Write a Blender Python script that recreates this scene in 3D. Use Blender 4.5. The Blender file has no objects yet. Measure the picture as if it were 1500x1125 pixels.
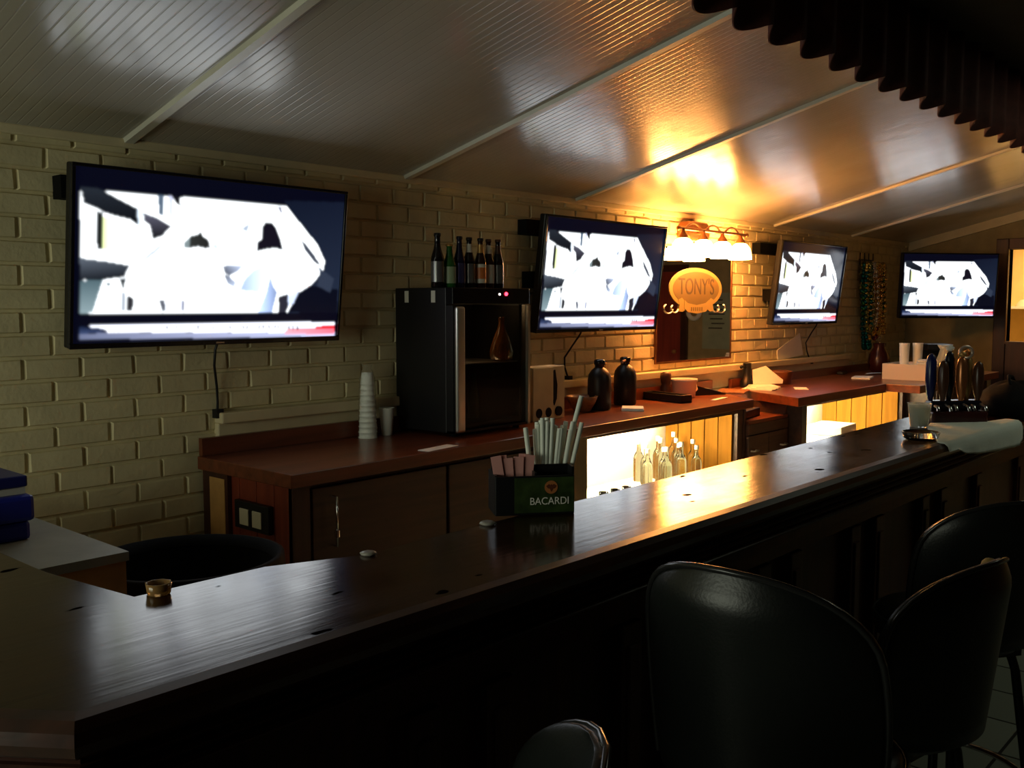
import bpy, bmesh, math, random
import numpy as np
from mathutils import Vector, Matrix
random.seed(7)
C = bpy.context.scene.collection
R = math.radians
sc = bpy.context.scene

# ------------------------------------------------------------------ materials
MATS = {}
def _nt(name):
    m = bpy.data.materials.new(name); m.use_nodes = True
    nt = m.node_tree; b = nt.nodes['Principled BSDF']
    MATS[name] = m
    return m, nt, b
def mat(name, col, rough=.5, metal=0, var=.0, vscale=8, bump=0, bscale=60, spec=.5, trans=0, ior=1.45, coat=0, alpha=1, stretch=(1,1,1), rvar=0):
    m, nt, b = _nt(name)
    b.inputs['Base Color'].default_value = (*col, 1)
    b.inputs['Roughness'].default_value = rough
    b.inputs['Metallic'].default_value = metal
    b.inputs['Specular IOR Level'].default_value = spec
    b.inputs['Transmission Weight'].default_value = trans
    b.inputs['IOR'].default_value = ior
    b.inputs['Coat Weight'].default_value = coat
    b.inputs['Alpha'].default_value = alpha
    N, L = nt.nodes, nt.links
    if var or bump or rvar:
        tc = N.new('ShaderNodeTexCoord'); mp = N.new('ShaderNodeMapping')
        mp.inputs['Scale'].default_value = stretch
        L.new(tc.outputs['Object'], mp.inputs['Vector'])
        n = N.new('ShaderNodeTexNoise'); n.inputs['Scale'].default_value = vscale; n.inputs['Detail'].default_value = 5
        L.new(mp.outputs[0], n.inputs['Vector'])
        if var:
            rp = N.new('ShaderNodeValToRGB')
            rp.color_ramp.elements[0].position = .3; rp.color_ramp.elements[1].position = .7
            rp.color_ramp.elements[0].color = (*[c*(1-var) for c in col], 1)
            rp.color_ramp.elements[1].color = (*[min(1, c*(1+var)) for c in col], 1)
            L.new(n.outputs['Fac'], rp.inputs[0]); L.new(rp.outputs[0], b.inputs['Base Color'])
        if rvar:
            mr = N.new('ShaderNodeMapRange'); mr.inputs['To Min'].default_value = max(.02, rough-rvar); mr.inputs['To Max'].default_value = rough+rvar
            L.new(n.outputs['Fac'], mr.inputs[0]); L.new(mr.outputs[0], b.inputs['Roughness'])
        if bump:
            n2 = N.new('ShaderNodeTexNoise'); n2.inputs['Scale'].default_value = bscale; n2.inputs['Detail'].default_value = 4
            L.new(mp.outputs[0], n2.inputs['Vector'])
            bp = N.new('ShaderNodeBump'); bp.inputs['Strength'].default_value = bump; bp.inputs['Distance'].default_value = .01
            L.new(n2.outputs['Fac'], bp.inputs['Height']); L.new(bp.outputs[0], b.inputs['Normal'])
    return m
def wood(name, c1, c2, rough=.4, axis=0, scale=1., coat=0, marks=False, bump=.08, spec=.5):
    m, nt, b = _nt(name); N, L = nt.nodes, nt.links
    tc = N.new('ShaderNodeTexCoord'); mp = N.new('ShaderNodeMapping')
    s = [14*scale]*3; s[axis] = .9*scale
    mp.inputs['Scale'].default_value = s
    L.new(tc.outputs['Object'], mp.inputs['Vector'])
    n = N.new('ShaderNodeTexNoise'); n.inputs['Scale'].default_value = 2.2; n.inputs['Detail'].default_value = 8; n.inputs['Distortion'].default_value = .6
    L.new(mp.outputs[0], n.inputs['Vector'])
    rp = N.new('ShaderNodeValToRGB'); e = rp.color_ramp.elements
    e[0].position = .32; e[0].color = (*c1, 1); e[1].position = .68; e[1].color = (*c2, 1)
    L.new(n.outputs['Fac'], rp.inputs[0])
    b.inputs['Roughness'].default_value = rough; b.inputs['Coat Weight'].default_value = coat
    b.inputs['Specular IOR Level'].default_value = spec
    bp = N.new('ShaderNodeBump'); bp.inputs['Strength'].default_value = bump; bp.inputs['Distance'].default_value = .004
    L.new(n.outputs['Fac'], bp.inputs['Height']); L.new(bp.outputs[0], b.inputs['Normal'])
    if marks:      # burns and worn-through varnish
        mp2 = N.new('ShaderNodeMapping'); mp2.inputs['Scale'].default_value = (9, 15, 9); L.new(tc.outputs['Object'], mp2.inputs['Vector'])
        v = N.new('ShaderNodeTexNoise'); v.inputs['Scale'].default_value = 1.25; v.inputs['Detail'].default_value = 1.5
        L.new(mp2.outputs[0], v.inputs['Vector'])
        r2 = N.new('ShaderNodeValToRGB'); q = r2.color_ramp.elements
        q[0].position = .715; q[0].color = (0,0,0,1); q[1].position = .735; q[1].color = (1,1,1,1)
        L.new(v.outputs['Fac'], r2.inputs[0])
        mx = N.new('ShaderNodeMix'); mx.data_type = 'RGBA'
        L.new(r2.outputs[0], mx.inputs[0]); L.new(rp.outputs[0], mx.inputs[6]); mx.inputs[7].default_value = (.006,.004,.003,1)
        L.new(mx.outputs[2], b.inputs['Base Color'])
        mr = N.new('ShaderNodeMapRange'); L.new(r2.outputs[0], mr.inputs[0])
        mr.inputs['To Min'].default_value = spec; mr.inputs['To Max'].default_value = .0
        L.new(mr.outputs[0], b.inputs['Specular IOR Level'])
        w = N.new('ShaderNodeTexNoise'); w.inputs['Scale'].default_value = 5; w.inputs['Detail'].default_value = 6
        L.new(tc.outputs['Object'], w.inputs['Vector'])
        m3 = N.new('ShaderNodeMapRange'); L.new(w.outputs['Fac'], m3.inputs[0])
        m3.inputs['From Min'].default_value = .3; m3.inputs['From Max'].default_value = .7
        m3.inputs['To Min'].default_value = rough*.8; m3.inputs['To Max'].default_value = rough*1.35
        L.new(m3.outputs[0], b.inputs['Roughness'])
    else:
        L.new(rp.outputs[0], b.inputs['Base Color'])
    return m
def emit(name, col, s):
    m, nt, b = _nt(name)
    b.inputs['Base Color'].default_value = (*col, 1)
    b.inputs['Emission Color'].default_value = (*col, 1); b.inputs['Emission Strength'].default_value = s
    return m

brick_m = mat('brick_paint', (.70,.62,.37), .55, var=.10, vscale=6, bump=.25, bscale=45)
cream = mat('cream_paint', (.70,.61,.38), .5, var=.06, bump=.1)
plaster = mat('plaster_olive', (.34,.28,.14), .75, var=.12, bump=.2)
darkwall = mat('dark_wall', (.06,.035,.02), .8, var=.2)
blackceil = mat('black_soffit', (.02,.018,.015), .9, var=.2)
batten_m = mat('batten_paint', (.62,.6,.5), .35, var=.05)
bar_top_m = wood('varnished_bar_wood', (.022,.008,.004), (.05,.018,.008), 0.155, 0, 1.6, coat=0, marks=True, bump=.07, spec=.36)
bar_face_m = wood('dark_bar_wood', (.032,.008,.004), (.062,.017,.007), .42, 2, 1., bump=.05, spec=.25)
bar_nose_m = wood('bar_nose_wood', (.03,.009,.004), (.065,.02,.009), .28, 0, 1., bump=.05)
counter_m = wood('red_brown_counter', (.105,.027,.010), (.19,.047,.017), .28, 0, .8, bump=.04)
endboard_m = wood('red_board', (.20,.03,.012), (.30,.05,.018), .5, 2, .8)
cab_dark = wood('dark_cabinet_wood', (.05,.02,.011), (.085,.035,.018), .5, 0, .8)
cab_olive = wood('olive_stile_wood', (.12,.095,.05), (.17,.13,.07), .6, 2, .8)
pine = wood('pine_board', (.20,.085,.010), (.30,.13,.017), .75, 2, .6, spec=.04)
framewood = wood('brown_frame_wood', (.038,.011,.006), (.07,.021,.010), .45, 2, .8)
white_back = mat('white_panel', (.82,.8,.7), .5)
black = mat('black_plastic', (.007,.007,.008), .42)
black_matte = mat('black_matte', (.006,.006,.006), .8, var=.2, spec=.12)
black_gloss = mat('black_gloss', (.008,.008,.01), .12)
vinyl = mat('black_vinyl', (.010,.012,.011), .36, bump=.06, bscale=160, rvar=.06, vscale=5)
piping_m = mat('vinyl_piping', (.02,.02,.02), .22)
torn = mat('torn_vinyl_highlight', (.5,.33,.10), .7, var=.3)
chrome = mat('chrome', (.8,.8,.8), .15, 1)
steel = mat('brushed_steel', (.62,.62,.58), .32, 1)
grey_top = mat('grey_laminate', (.36,.38,.33), .5, var=.12)
tan_side = mat('tan_chipboard', (.62,.33,.10), .7, var=.2)
blue = mat('blue_plastic', (.012,.022,.30), .4)
blue_dark = mat('dark_blue_plastic', (.006,.01,.11), .45)
white = mat('white_paper', (.85,.82,.74), .7, var=.03)
foam = mat('white_foam_cup', (.82,.84,.76), .45)
clearp = mat('clear_plastic', (.9,.93,.86), .2, trans=.6, ior=1.3, alpha=.8)
glass = mat('clear_glass', (.95,1,.95), .03, trans=1, ior=1.45)
doorglass = mat('smoked_glass', (.35,.33,.3), .03, trans=1, ior=1.2)
brown_glass = mat('brown_glass', (.03,.01,.004), .1, var=.2)
black_glass = mat('near_black_glass', (.008,.006,.006), .08)
navy_glass = mat('navy_glass', (.008,.008,.03), .12)
green_glass = mat('green_glass', (.02,.11,.02), .1, var=.2)
label_w = mat('label_white', (.6,.58,.5), .4); label_k = mat('label_charcoal', (.20,.20,.20), .25, .6)
label_r = mat('label_orange', (.55,.16,.04), .4); label_b = mat('label_navy', (.08,.08,.22), .25, .6); label_g = mat('label_pale_green', (.32,.42,.26), .4)
carton_m = mat('beige_carton', (.78,.68,.40), .7, var=.08)
hole_m = mat('carton_hole_dark', (.01,.006,.004), .9)
pink = mat('pink_paper', (.75,.36,.32), .7, var=.05)
straw_m = mat('white_straw', (.8,.84,.74), .5)
bowl_m = wood('bowl_wood', (.22,.09,.03), (.34,.14,.05), .4, 0, 2)
brown_m = mat('brown_leatherette', (.14,.05,.02), .5, var=.2)
tub_m = mat('white_tub', (.72,.62,.5), .4)
bronze = mat('bronze', (.28,.12,.05), .35, .9, var=.3)
maroon = mat('maroon_fabric', (.11,.028,.018), .8, var=.25, vscale=20)
maroon_gloss = mat('maroon_gloss', (.045,.009,.008), .25)
gold = mat('gold_paint', (.19,.15,.05), .45, .2)
gold_dark = mat('dull_gold', (.075,.06,.018), .5, .2)
ink = mat('dark_ink', (.02,.015,.01), .6)
mirror_m = mat('mirror_silver', (.62,.62,.6), .02, 1)
shade_m = emit('lamp_shade_glass', (1, .42, .105), 95)
tube_m = emit('tube_lamp', (1, .84, .48), 330)
led_red = emit('red_led', (1, .02, .04), 12)
led_w = emit('pale_led', (1, .8, .7), 5)
kitchen = mat('kitchen_wall', (.75,.55,.25), .7, var=.06)
rag = mat('grey_foil', (.3,.28,.24), .4)
copper = mat('copper_tap', (.42,.16,.06), .3, .7); tapblue = mat('tap_blue', (.012,.016,.09), .25)
tapbrown = mat('tap_brown', (.07,.028,.014), .3); tapgold = mat('tap_gold', (.5,.3,.1), .35, .6); tapdark = mat('tap_dark', (.012,.012,.02), .2)
outlet = mat('ivory_switch', (.75,.68,.45), .4)
beads = [mat('bead_green', (.05,.26,.07), .14, .85), mat('bead_gold', (.80,.56,.14), .16, .95), mat('bead_purple', (.26,.07,.18), .12, .7),
         mat('bead_teal', (.01,.16,.17), .12, .8), mat('bead_silver', (.85,.8,.7), .1, .9), mat('bead_red', (.20,.02,.02), .15, .7), mat('bead_olive', (.24,.26,.08), .14, .8)]
notice = mat('grey_green_poster', (.30,.36,.27), .6, var=.08); reddoor = wood('red_door', (.22,.03,.018), (.32,.05,.03), .5, 2, .8)

# floor tiles
def tile_floor():
    m, nt, b = _nt('floor_tile'); N, L = nt.nodes, nt.links
    tc = N.new('ShaderNodeTexCoord'); br = N.new('ShaderNodeTexBrick')
    br.offset = 0; br.inputs['Scale'].default_value = 1; br.inputs['Brick Width'].default_value = .305; br.inputs['Row Height'].default_value = .305
    br.inputs['Mortar Size'].default_value = .006
    br.inputs['Color1'].default_value = (.32,.34,.27,1); br.inputs['Color2'].default_value = (.26,.28,.22,1); br.inputs['Mortar'].default_value = (.03,.03,.025,1)
    L.new(tc.outputs['Object'], br.inputs['Vector']); L.new(br.outputs['Color'], b.inputs['Base Color']); b.inputs['Roughness'].default_value = .4
    return m
floor_m = tile_floor()
# glossy painted beadboard ceiling: grooves run up the slope
def ceiling_mat():
    m, nt, b = _nt('beadboard_ceiling'); N, L = nt.nodes, nt.links
    tc = N.new('ShaderNodeTexCoord'); sp = N.new('ShaderNodeSeparateXYZ'); L.new(tc.outputs['Object'], sp.inputs[0])
    mu = N.new('ShaderNodeMath'); mu.operation = 'MULTIPLY'; mu.inputs[1].default_value = 2*math.pi/.041; L.new(sp.outputs['X'], mu.inputs[0])
    sn = N.new('ShaderNodeMath'); sn.operation = 'SINE'; L.new(mu.outputs[0], sn.inputs[0])
    pw = N.new('ShaderNodeMapRange'); pw.inputs['From Min'].default_value = .86; pw.inputs['From Max'].default_value = 1; L.new(sn.outputs[0], pw.inputs[0])
    n = N.new('ShaderNodeTexNoise'); n.inputs['Scale'].default_value = 1.6; n.inputs['Detail'].default_value = 4
    L.new(tc.outputs['Object'], n.inputs['Vector'])
    ad = N.new('ShaderNodeMath'); ad.operation = 'MULTIPLY_ADD'; L.new(n.outputs['Fac'], ad.inputs[0]); ad.inputs[1].default_value = -6.; 
    L.new(pw.outputs[0], ad.inputs[2])
    bp = N.new('ShaderNodeBump'); bp.invert = True; bp.inputs['Strength'].default_value = .35; bp.inputs['Distance'].default_value = .003
    L.new(ad.outputs[0], bp.inputs['Height']); L.new(bp.outputs[0], b.inputs['Normal'])
    # tobacco / water stains
    mp = N.new('ShaderNodeMapping'); mp.inputs['Scale'].default_value = (1.1, .5, 1); L.new(tc.outputs['Object'], mp.inputs['Vector'])
    n2 = N.new('ShaderNodeTexNoise'); n2.inputs['Scale'].default_value = 1.3; n2.inputs['Detail'].default_value = 6; L.new(mp.outputs[0], n2.inputs['Vector'])
    rp = N.new('ShaderNodeValToRGB'); e = rp.color_ramp.elements
    e[0].position = .35; e[0].color = (.34,.31,.24,1); e[1].position = .66; e[1].color = (.44,.42,.36,1)
    L.new(n2.outputs['Fac'], rp.inputs[0]); L.new(rp.outputs[0], b.inputs['Base Color'])
    b.inputs['Roughness'].default_value = .2; b.inputs['Specular IOR Level'].default_value = .6
    return m
ceil_m = ceiling_mat()

# ------------------------------------------------------------------ mesh building
class MB:
    def __init__(s): s.v = []; s.f = []; s.sm = []
    def add(s, vs, fs, smooth=False):
        o = len(s.v); s.v += [tuple(v) for v in vs]
        for f in fs: s.f.append(tuple(i+o for i in f)); s.sm.append(smooth)
        return s
    def box(s, x0, y0, z0, x1, y1, z1):
        vs = [(x0,y0,z0),(x1,y0,z0),(x1,y1,z0),(x0,y1,z0),(x0,y0,z1),(x1,y0,z1),(x1,y1,z1),(x0,y1,z1)]
        return s.add(vs, [(3,2,1,0),(4,5,6,7),(0,1,5,4),(1,2,6,5),(2,3,7,6),(3,0,4,7)])
    def prism(s, poly, z0, z1):
        n = len(poly)
        vs = [(x,y,z0) for x,y in poly]+[(x,y,z1) for x,y in poly]
        fs = [tuple(range(n-1,-1,-1)), tuple(range(n,2*n))]+[(i,(i+1)%n,(i+1)%n+n,i+n) for i in range(n)]
        return s.add(vs, fs)
    def prism_y(s, poly, y0, y1):      # polygon in x-z, thickness along y
        n = len(poly)
        vs = [(x,y0,z) for x,z in poly]+[(x,y1,z) for x,z in poly]
        fs = [tuple(range(n)), tuple(range(2*n-1,n-1,-1))]+[(i,i+n,(i+1)%n+n,(i+1)%n) for i in range(n)]
        return s.add(vs, fs)
    def lathe(s, prof, c=(0,0,0), n=20, cap=True):
        vs = []; fs = []
        for r, z in prof:
            for k in range(n):
                a = 2*math.pi*k/n; vs.append((c[0]+r*math.cos(a), c[1]+r*math.sin(a), c[2]+z))
        for i in range(len(prof)-1):
            for k in range(n): fs.append((i*n+k, i*n+(k+1)%n, (i+1)*n+(k+1)%n, (i+1)*n+k))
        s.add(vs, fs, True)
        if cap:
            if prof[0][0] > 1e-4: s.add(vs[:n], [tuple(range(n-1,-1,-1))])
            if prof[-1][0] > 1e-4: s.add(vs[-n:], [tuple(range(n))])
        return s
    def tube(s, pts, r, n=8, closed=False):
        pts = [Vector(p) for p in pts]; m = len(pts)
        rr = r if isinstance(r, (list, tuple)) else [r]*m
        vs = []; fs = []; up = None
        for i, p in enumerate(pts):
            if closed: t = pts[(i+1)%m]-pts[i-1]
            else: t = pts[min(i+1,m-1)]-pts[max(i-1,0)]
            t.normalize()
            if up is None:
                up = Vector((0,0,1)) if abs(t.z) < .9 else Vector((1,0,0))
            a = t.cross(up); a.normalize(); b = a.cross(t); b.normalize(); up = b
            for k in range(n):
                w = 2*math.pi*k/n; vs.append(p+a*(rr[i]*math.cos(w))+b*(rr[i]*math.sin(w)))
        for i in range(m if closed else m-1):
            j = (i+1)%m
            for k in range(n): fs.append((i*n+k, i*n+(k+1)%n, j*n+(k+1)%n, j*n+k))
        s.add(vs, fs, True)
        if not closed:
            s.add(vs[:n], [tuple(range(n-1,-1,-1))]); s.add(vs[-n:], [tuple(range(n))])
        return s
    def sphere(s, c, r, n=8, m=5):
        prof = [(r*math.sin(math.pi*i/m), -r*math.cos(math.pi*i/m)) for i in range(m+1)]
        prof[0] = (1e-5, -r); prof[-1] = (1e-5, r)
        return s.lathe(prof, c, n, False)
    def sweep(s, prof, path, closed_prof=True):
        # prof: (outward offset, z); path: xy polyline walked with the outside on its right; mitred
        P = [Vector((x,y)) for x,y in path]; m = len(P); n = len(prof); vs = []; fs = []
        for i in range(m):
            d1 = (P[i]-P[i-1]).normalized() if i else None
            d2 = (P[i+1]-P[i]).normalized() if i < m-1 else None
            if d1 is None: d1 = d2
            if d2 is None: d2 = d1
            n1 = Vector((d1.y,-d1.x)); n2 = Vector((d2.y,-d2.x)); nn = (n1+n2).normalized(); k = 1/max(.3, nn.dot(n1))
            for o, z in prof: q = P[i]+nn*(o*k); vs.append((q.x,q.y,z))
        for i in range(m-1):
            for k in range(n if closed_prof else n-1):
                j = (k+1)%n; fs.append((i*n+k, (i+1)*n+k, (i+1)*n+j, i*n+j))
        s.add(vs, fs)
        if closed_prof:
            s.add(vs[:n], [tuple(range(n))]); s.add(vs[-n:], [tuple(range(n-1,-1,-1))])
        return s
    def xf(s, M):
        s.v = [tuple(M @ Vector(v)) for v in s.v]; return s
    def build(s, name, m, parent=None, bevel=0, seg=2, world=False, smooth=None, subd=0):
        me = bpy.data.meshes.new(name)
        vs = s.v
        if world and parent is not None:
            o = Vector((0,0,0)); q = parent
            while q: o += q.location; q = q.parent
            vs = [(x-o.x,y-o.y,z-o.z) for x,y,z in vs]
        me.from_pydata(vs, [], s.f); me.update()
        for i, p in enumerate(me.polygons): p.use_smooth = s.sm[i] if smooth is None else smooth
        bm = bmesh.new(); bm.from_mesh(me); bmesh.ops.recalc_face_normals(bm, faces=bm.faces); bm.to_mesh(me); bm.free()
        if m: me.materials.append(m)
        ob = bpy.data.objects.new(name, me); C.objects.link(ob)
        if parent is not None: ob.parent = parent
        if bevel:
            md = ob.modifiers.new('bevel', 'BEVEL'); md.width = bevel; md.segments = seg; md.limit_method = 'ANGLE'; md.angle_limit = R(40)
        if subd:
            md = ob.modifiers.new('sub', 'SUBSURF'); md.levels = subd; md.render_levels = subd
        return ob
def tag(o, label, cat, group=None):
    o['label'] = label; o['category'] = cat
    if group: o['group'] = group
    return o
def thing(name, label, cat, loc=(0,0,0), rz=0, group=None):
    o = bpy.data.objects.new(name, None); C.objects.link(o); o.empty_display_size = .1
    o.location = loc; o.rotation_euler = (0,0,rz)
    return tag(o, label, cat, group)
def solo(name, mb, m, label, cat, loc=(0,0,0), rz=0, group=None, **k):
    o = mb.build(name, m, **k); o.location = loc; o.rotation_euler = (0,0,rz)
    return tag(o, label, cat, group)
def struct(name, mb, m, parent=None, **k):
    o = mb.build(name, m, parent, **k)
    o['kind'] = 'structure'
    return o
def dup(o, parent=None):
    c = o.copy(); C.objects.link(c)
    if parent is not None: c.parent = parent
    for ch in list(o.children): dup(ch, c)
    return c
def text(name, body, size, m, parent, loc, rot, extrude=.0006, sx=1):
    cu = bpy.data.curves.new(name, 'FONT'); cu.body = body; cu.size = size; cu.align_x = 'CENTER'; cu.align_y = 'CENTER'; cu.extrude = extrude
    cu.materials.append(m)
    tmp = bpy.data.objects.new(name+'_curve', cu); C.objects.link(tmp); bpy.context.view_layer.update()
    me = bpy.data.meshes.new_from_object(tmp.evaluated_get(bpy.context.evaluated_depsgraph_get()))
    bpy.data.objects.remove(tmp); bpy.data.curves.remove(cu); me.name = name
    if not me.materials: me.materials.append(m)
    o = bpy.data.objects.new(name, me); C.objects.link(o); o.parent = parent; o.location = loc; o.rotation_euler = rot; o.scale = (sx,1,1)
    return o

# ------------------------------------------------------------------ the room
W = 3.88; XE = 10.9; XL = -1.5; YF = -3.0; SL = .247
def cz(y): return 2.29+SL*(W-y)
struct('floor', MB().box(XL-.1, YF-.1, -.1, XE+.1, W+.1, 0), floor_m)
# brick wall: every course laid as raised painted bricks on a mortar bed
b = MB(); b.box(XL, W, 0, XE+.2, W+.15, 2.5)
row = 0; CH = .0911; z = .046
while z < 2.27:
    x = XL + (row % 2)*.111 - .04 + ((1.602+.04-XL) % .222) - .111 - .006
    while x < XE:
        x0, x1 = max(x, XL)+.006, min(x+.222, XE)-.006
        z0, z1 = z+.0055, min(z+CH, 2.30)-.0055
        if x1-x0 > .03 and z1-z0 > .02:
            d = .013+random.uniform(-.002,.003); e = [random.uniform(-.0022,.0022) for _ in range(8)]; i = .005
            vs = [(x0,W,z0),(x1,W,z0),(x1,W,z1),(x0,W,z1),
                  (x0+i+e[0],W-d+e[4],z0+i+e[1]*.5),(x1-i+e[2],W-d+e[5],z0+i+e[3]*.5),(x1-i+e[1],W-d+e[6],z1-i+e[0]*.5),(x0+i+e[3],W-d+e[7],z1-i+e[2]*.5)]
            b.add(vs, [(4,5,6,7),(0,1,5,4),(1,2,6,5),(2,3,7,6),(3,0,4,7)])
        x += .222
    z += CH; row += 1
struct('wall_back', b, brick_m)
# end wall with the pass-through opening
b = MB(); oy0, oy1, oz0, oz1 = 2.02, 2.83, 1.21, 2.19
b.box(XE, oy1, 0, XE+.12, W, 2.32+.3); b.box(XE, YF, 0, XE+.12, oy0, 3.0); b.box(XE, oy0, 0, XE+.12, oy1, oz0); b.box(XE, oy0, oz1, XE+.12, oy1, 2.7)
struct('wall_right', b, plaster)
# left wall with a window opening
wy0, wy1, wz0, wz1 = 1.3, 3.3, 1.0, 2.0
b = MB(); b.box(XL-.12, wy1, 0, XL, W, 3); b.box(XL-.12, YF, 0, XL, wy0, 3); b.box(XL-.12, wy0, 0, XL, wy1, wz0); b.box(XL-.12, wy0, wz1, XL, wy1, 3)
struct('wall_left', b, darkwall)
b = MB(); f = .05
b.box(XL-.1,wy0,wz0,XL+.01,wy0+f,wz1); b.box(XL-.1,wy1-f,wz0,XL+.01,wy1,wz1); b.box(XL-.1,wy0+f,wz0,XL+.01,wy1-f,wz0+f); b.box(XL-.1,wy0+f,wz1-f,XL+.01,wy1-f,wz1); b.box(XL-.08,2.28,wz0+f,XL,2.32,wz1-f)
struct('window_1', b, framewood)
struct('wall_front', MB().box(XL-.12, YF-.12, 0, XE+.12, YF, 3), darkwall)
# sloped glossy ceiling and the dark soffit over the customers' side
yc = 1.22
b = MB(); t = .05
b.add([(XL,W+.1,cz(W+.1)),(XE+.1,W+.1,cz(W+.1)),(XE+.1,yc,cz(yc)),(XL,yc,cz(yc)),(XL,W+.1,cz(W+.1)+t),(XE+.1,W+.1,cz(W+.1)+t),(XE+.1,yc,cz(yc)+t),(XL,yc,cz(yc)+t)],
      [(0,1,2,3),(7,6,5,4),(0,4,5,1),(1,5,6,2),(2,6,7,3),(3,7,4,0)])
struct('ceiling', b, ceil_m)
b = MB(); b.box(XL, YF, 2.71, XE, 1.35, 2.76); b.box(XL, 1.2, 2.76, XE, 1.25, 3.02)
struct('trim_1', b, blackceil)
# battens over the ceiling joints, running up the slope
for k, (x, w) in enumerate([(.45,.05),(1.927,.05),(3.455,.05),(4.92,.05),(7.66,.05),(9.30,.045)]):
    b = MB(); y0, y1, d = W-.03, yc+.08, .018
    b.add([(x-w/2,y0,cz(y0)),(x+w/2,y0,cz(y0)),(x+w/2,y1,cz(y1)),(x-w/2,y1,cz(y1)),(x-w*.38,y0,cz(y0)-d),(x+w*.38,y0,cz(y0)-d),(x+w*.38,y1,cz(y1)-d),(x-w*.38,y1,cz(y1)-d)],
          [(3,2,1,0),(4,5,6,7),(0,1,5,4),(1,2,6,5),(2,3,7,6),(3,0,4,7)])
    struct('trim_%d' % (k+2), b, batten_m)
b = MB(); b.box(XL, W-.035, 2.262, XE, W, 2.30); struct('trim_8', b, cream, bevel=.006)
# trim up the end wall under the ceiling
b = MB(); d = .09
y0, y1 = W-.03, yc+.1
b.add([(XE-.04,y0,cz(y0)),(XE,y0,cz(y0)),(XE,y1,cz(y1)),(XE-.04,y1,cz(y1)),(XE-.04,y0,cz(y0)-d),(XE,y0,cz(y0)-d),(XE,y1,cz(y1)-d),(XE-.04,y1,cz(y1)-d)],
      [(0,1,2,3),(7,6,5,4),(0,4,5,1),(1,5,6,2),(2,6,7,3),(3,7,4,0)])
struct('trim_9', b, cream)
# ledge along the brick wall behind the counter
b = MB(); b.box(2.30, W-.075, 1.085, 9.3, W, 1.135); b.box(2.30, W-.04, .96, 9.3, W, 1.085)
struct('trim_10', b, cream, bevel=.006)

# brown framed pass-through in the end wall, half door under it
b = MB(); b.box(XE-.05,oy1,.02,XE+.13,oy1+.12,2.30); b.box(XE-.05,oy0-.12,.02,XE+.13,oy0,2.30); b.box(XE-.05,oy0,oz1,XE+.13,oy1,2.30)
dr = struct('door_1', b, framewood, bevel=.006)
b = MB(); b.box(XE-.03,oy0,.03,XE+.0,oy1,oz0)
b.build('half_door', framewood, dr)
b = MB(); b.box(XE-.07,oy0,oz0,XE+.14,oy1,oz0+.025); b.build('sill_shelf', framewood, dr)
# kitchen seen through it
kx = XE+.12
b = MB(); b.box(kx+1.3,1.2,0,kx+1.4,3.6,2.6); b.box(kx,3.5,0,kx+1.3,3.6,2.6); b.box(kx,1.2,0,kx+1.3,1.3,2.6); b.box(kx,1.2,2.5,kx+1.4,3.6,2.6); b.box(kx,1.2,-.1,kx+1.4,3.6,0)
struct('wall_kitchen', b, kitchen)
t = thing('wall_shelf', 'pale kitchen shelf seen through the brown framed pass-through', 'shelf', (kx+1.15,2.75,1.60))
MB().box(-.18,-.7,-.03,.15,.7,0).build('board', white, t)
MB().box(-.02,-.5,-.16,.02,-.46,-.03).build('bracket', steel, t); MB().box(-.02,.4,-.16,.02,.44,-.03).build('bracket', steel, t)
solo('mixing_bowl', MB().lathe([(.16,0),(.15,.02),(.09,.1),(.05,.13),(.001,.135)],n=24), white, 'white upturned bowl on the kitchen shelf inside the pass-through', 'bowl', (kx+1.12,2.66,1.60))
solo('mixing_bowl', MB().lathe([(.12,0),(.115,.02),(.07,.07),(.001,.085)],n=24), tub_m, 'small cream upturned bowl at the left end of the kitchen shelf', 'bowl', (kx+1.12,2.95,1.60))

# things on the end wall that the mirror shows
b = MB(); b.box(XE-.03,.15,0,XE,.95,2.05); d2 = struct('door_2', b, reddoor)
MB().box(XE-.05,.06,0,XE,.15,2.14).box(XE-.05,.95,0,XE,1.04,2.14).box(XE-.05,.15,2.05,XE,.95,2.14).build('door_frame', framewood, d2)
MB().sphere((XE-.07,.87,1.0),.03,12,8).box(XE-.07,.86,.99,XE-.03,.88,1.01).build('door_knob', tapgold, d2)
t = thing('notice_board', 'grey green notice sheet on the end wall, seen in the mirror', 'notice', (XE,1.47,1.05))
MB().box(-.015,-.21,0,0,.21,.72).build('sheet', notice, t)
b = MB()
for k in range(7): b.box(-.017, -.12+.02*(k%3), .62-k*.06, -.0145, .08+.03*(k%2), .635-k*.06)
b.build('writing', ink, t)
t = thing('wall_plaque', 'round white ring plaque on the end wall, seen in the mirror', 'plaque', (XE,1.14,1.52))
q = MB(); ring = [(.0,.085*math.cos(2*math.pi*k/24),.085*math.sin(2*math.pi*k/24)) for k in range(24)]
q.tube([(-.03,y,z) for _,y,z in ring], .03, 8, True).build('ring', white, t)

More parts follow.
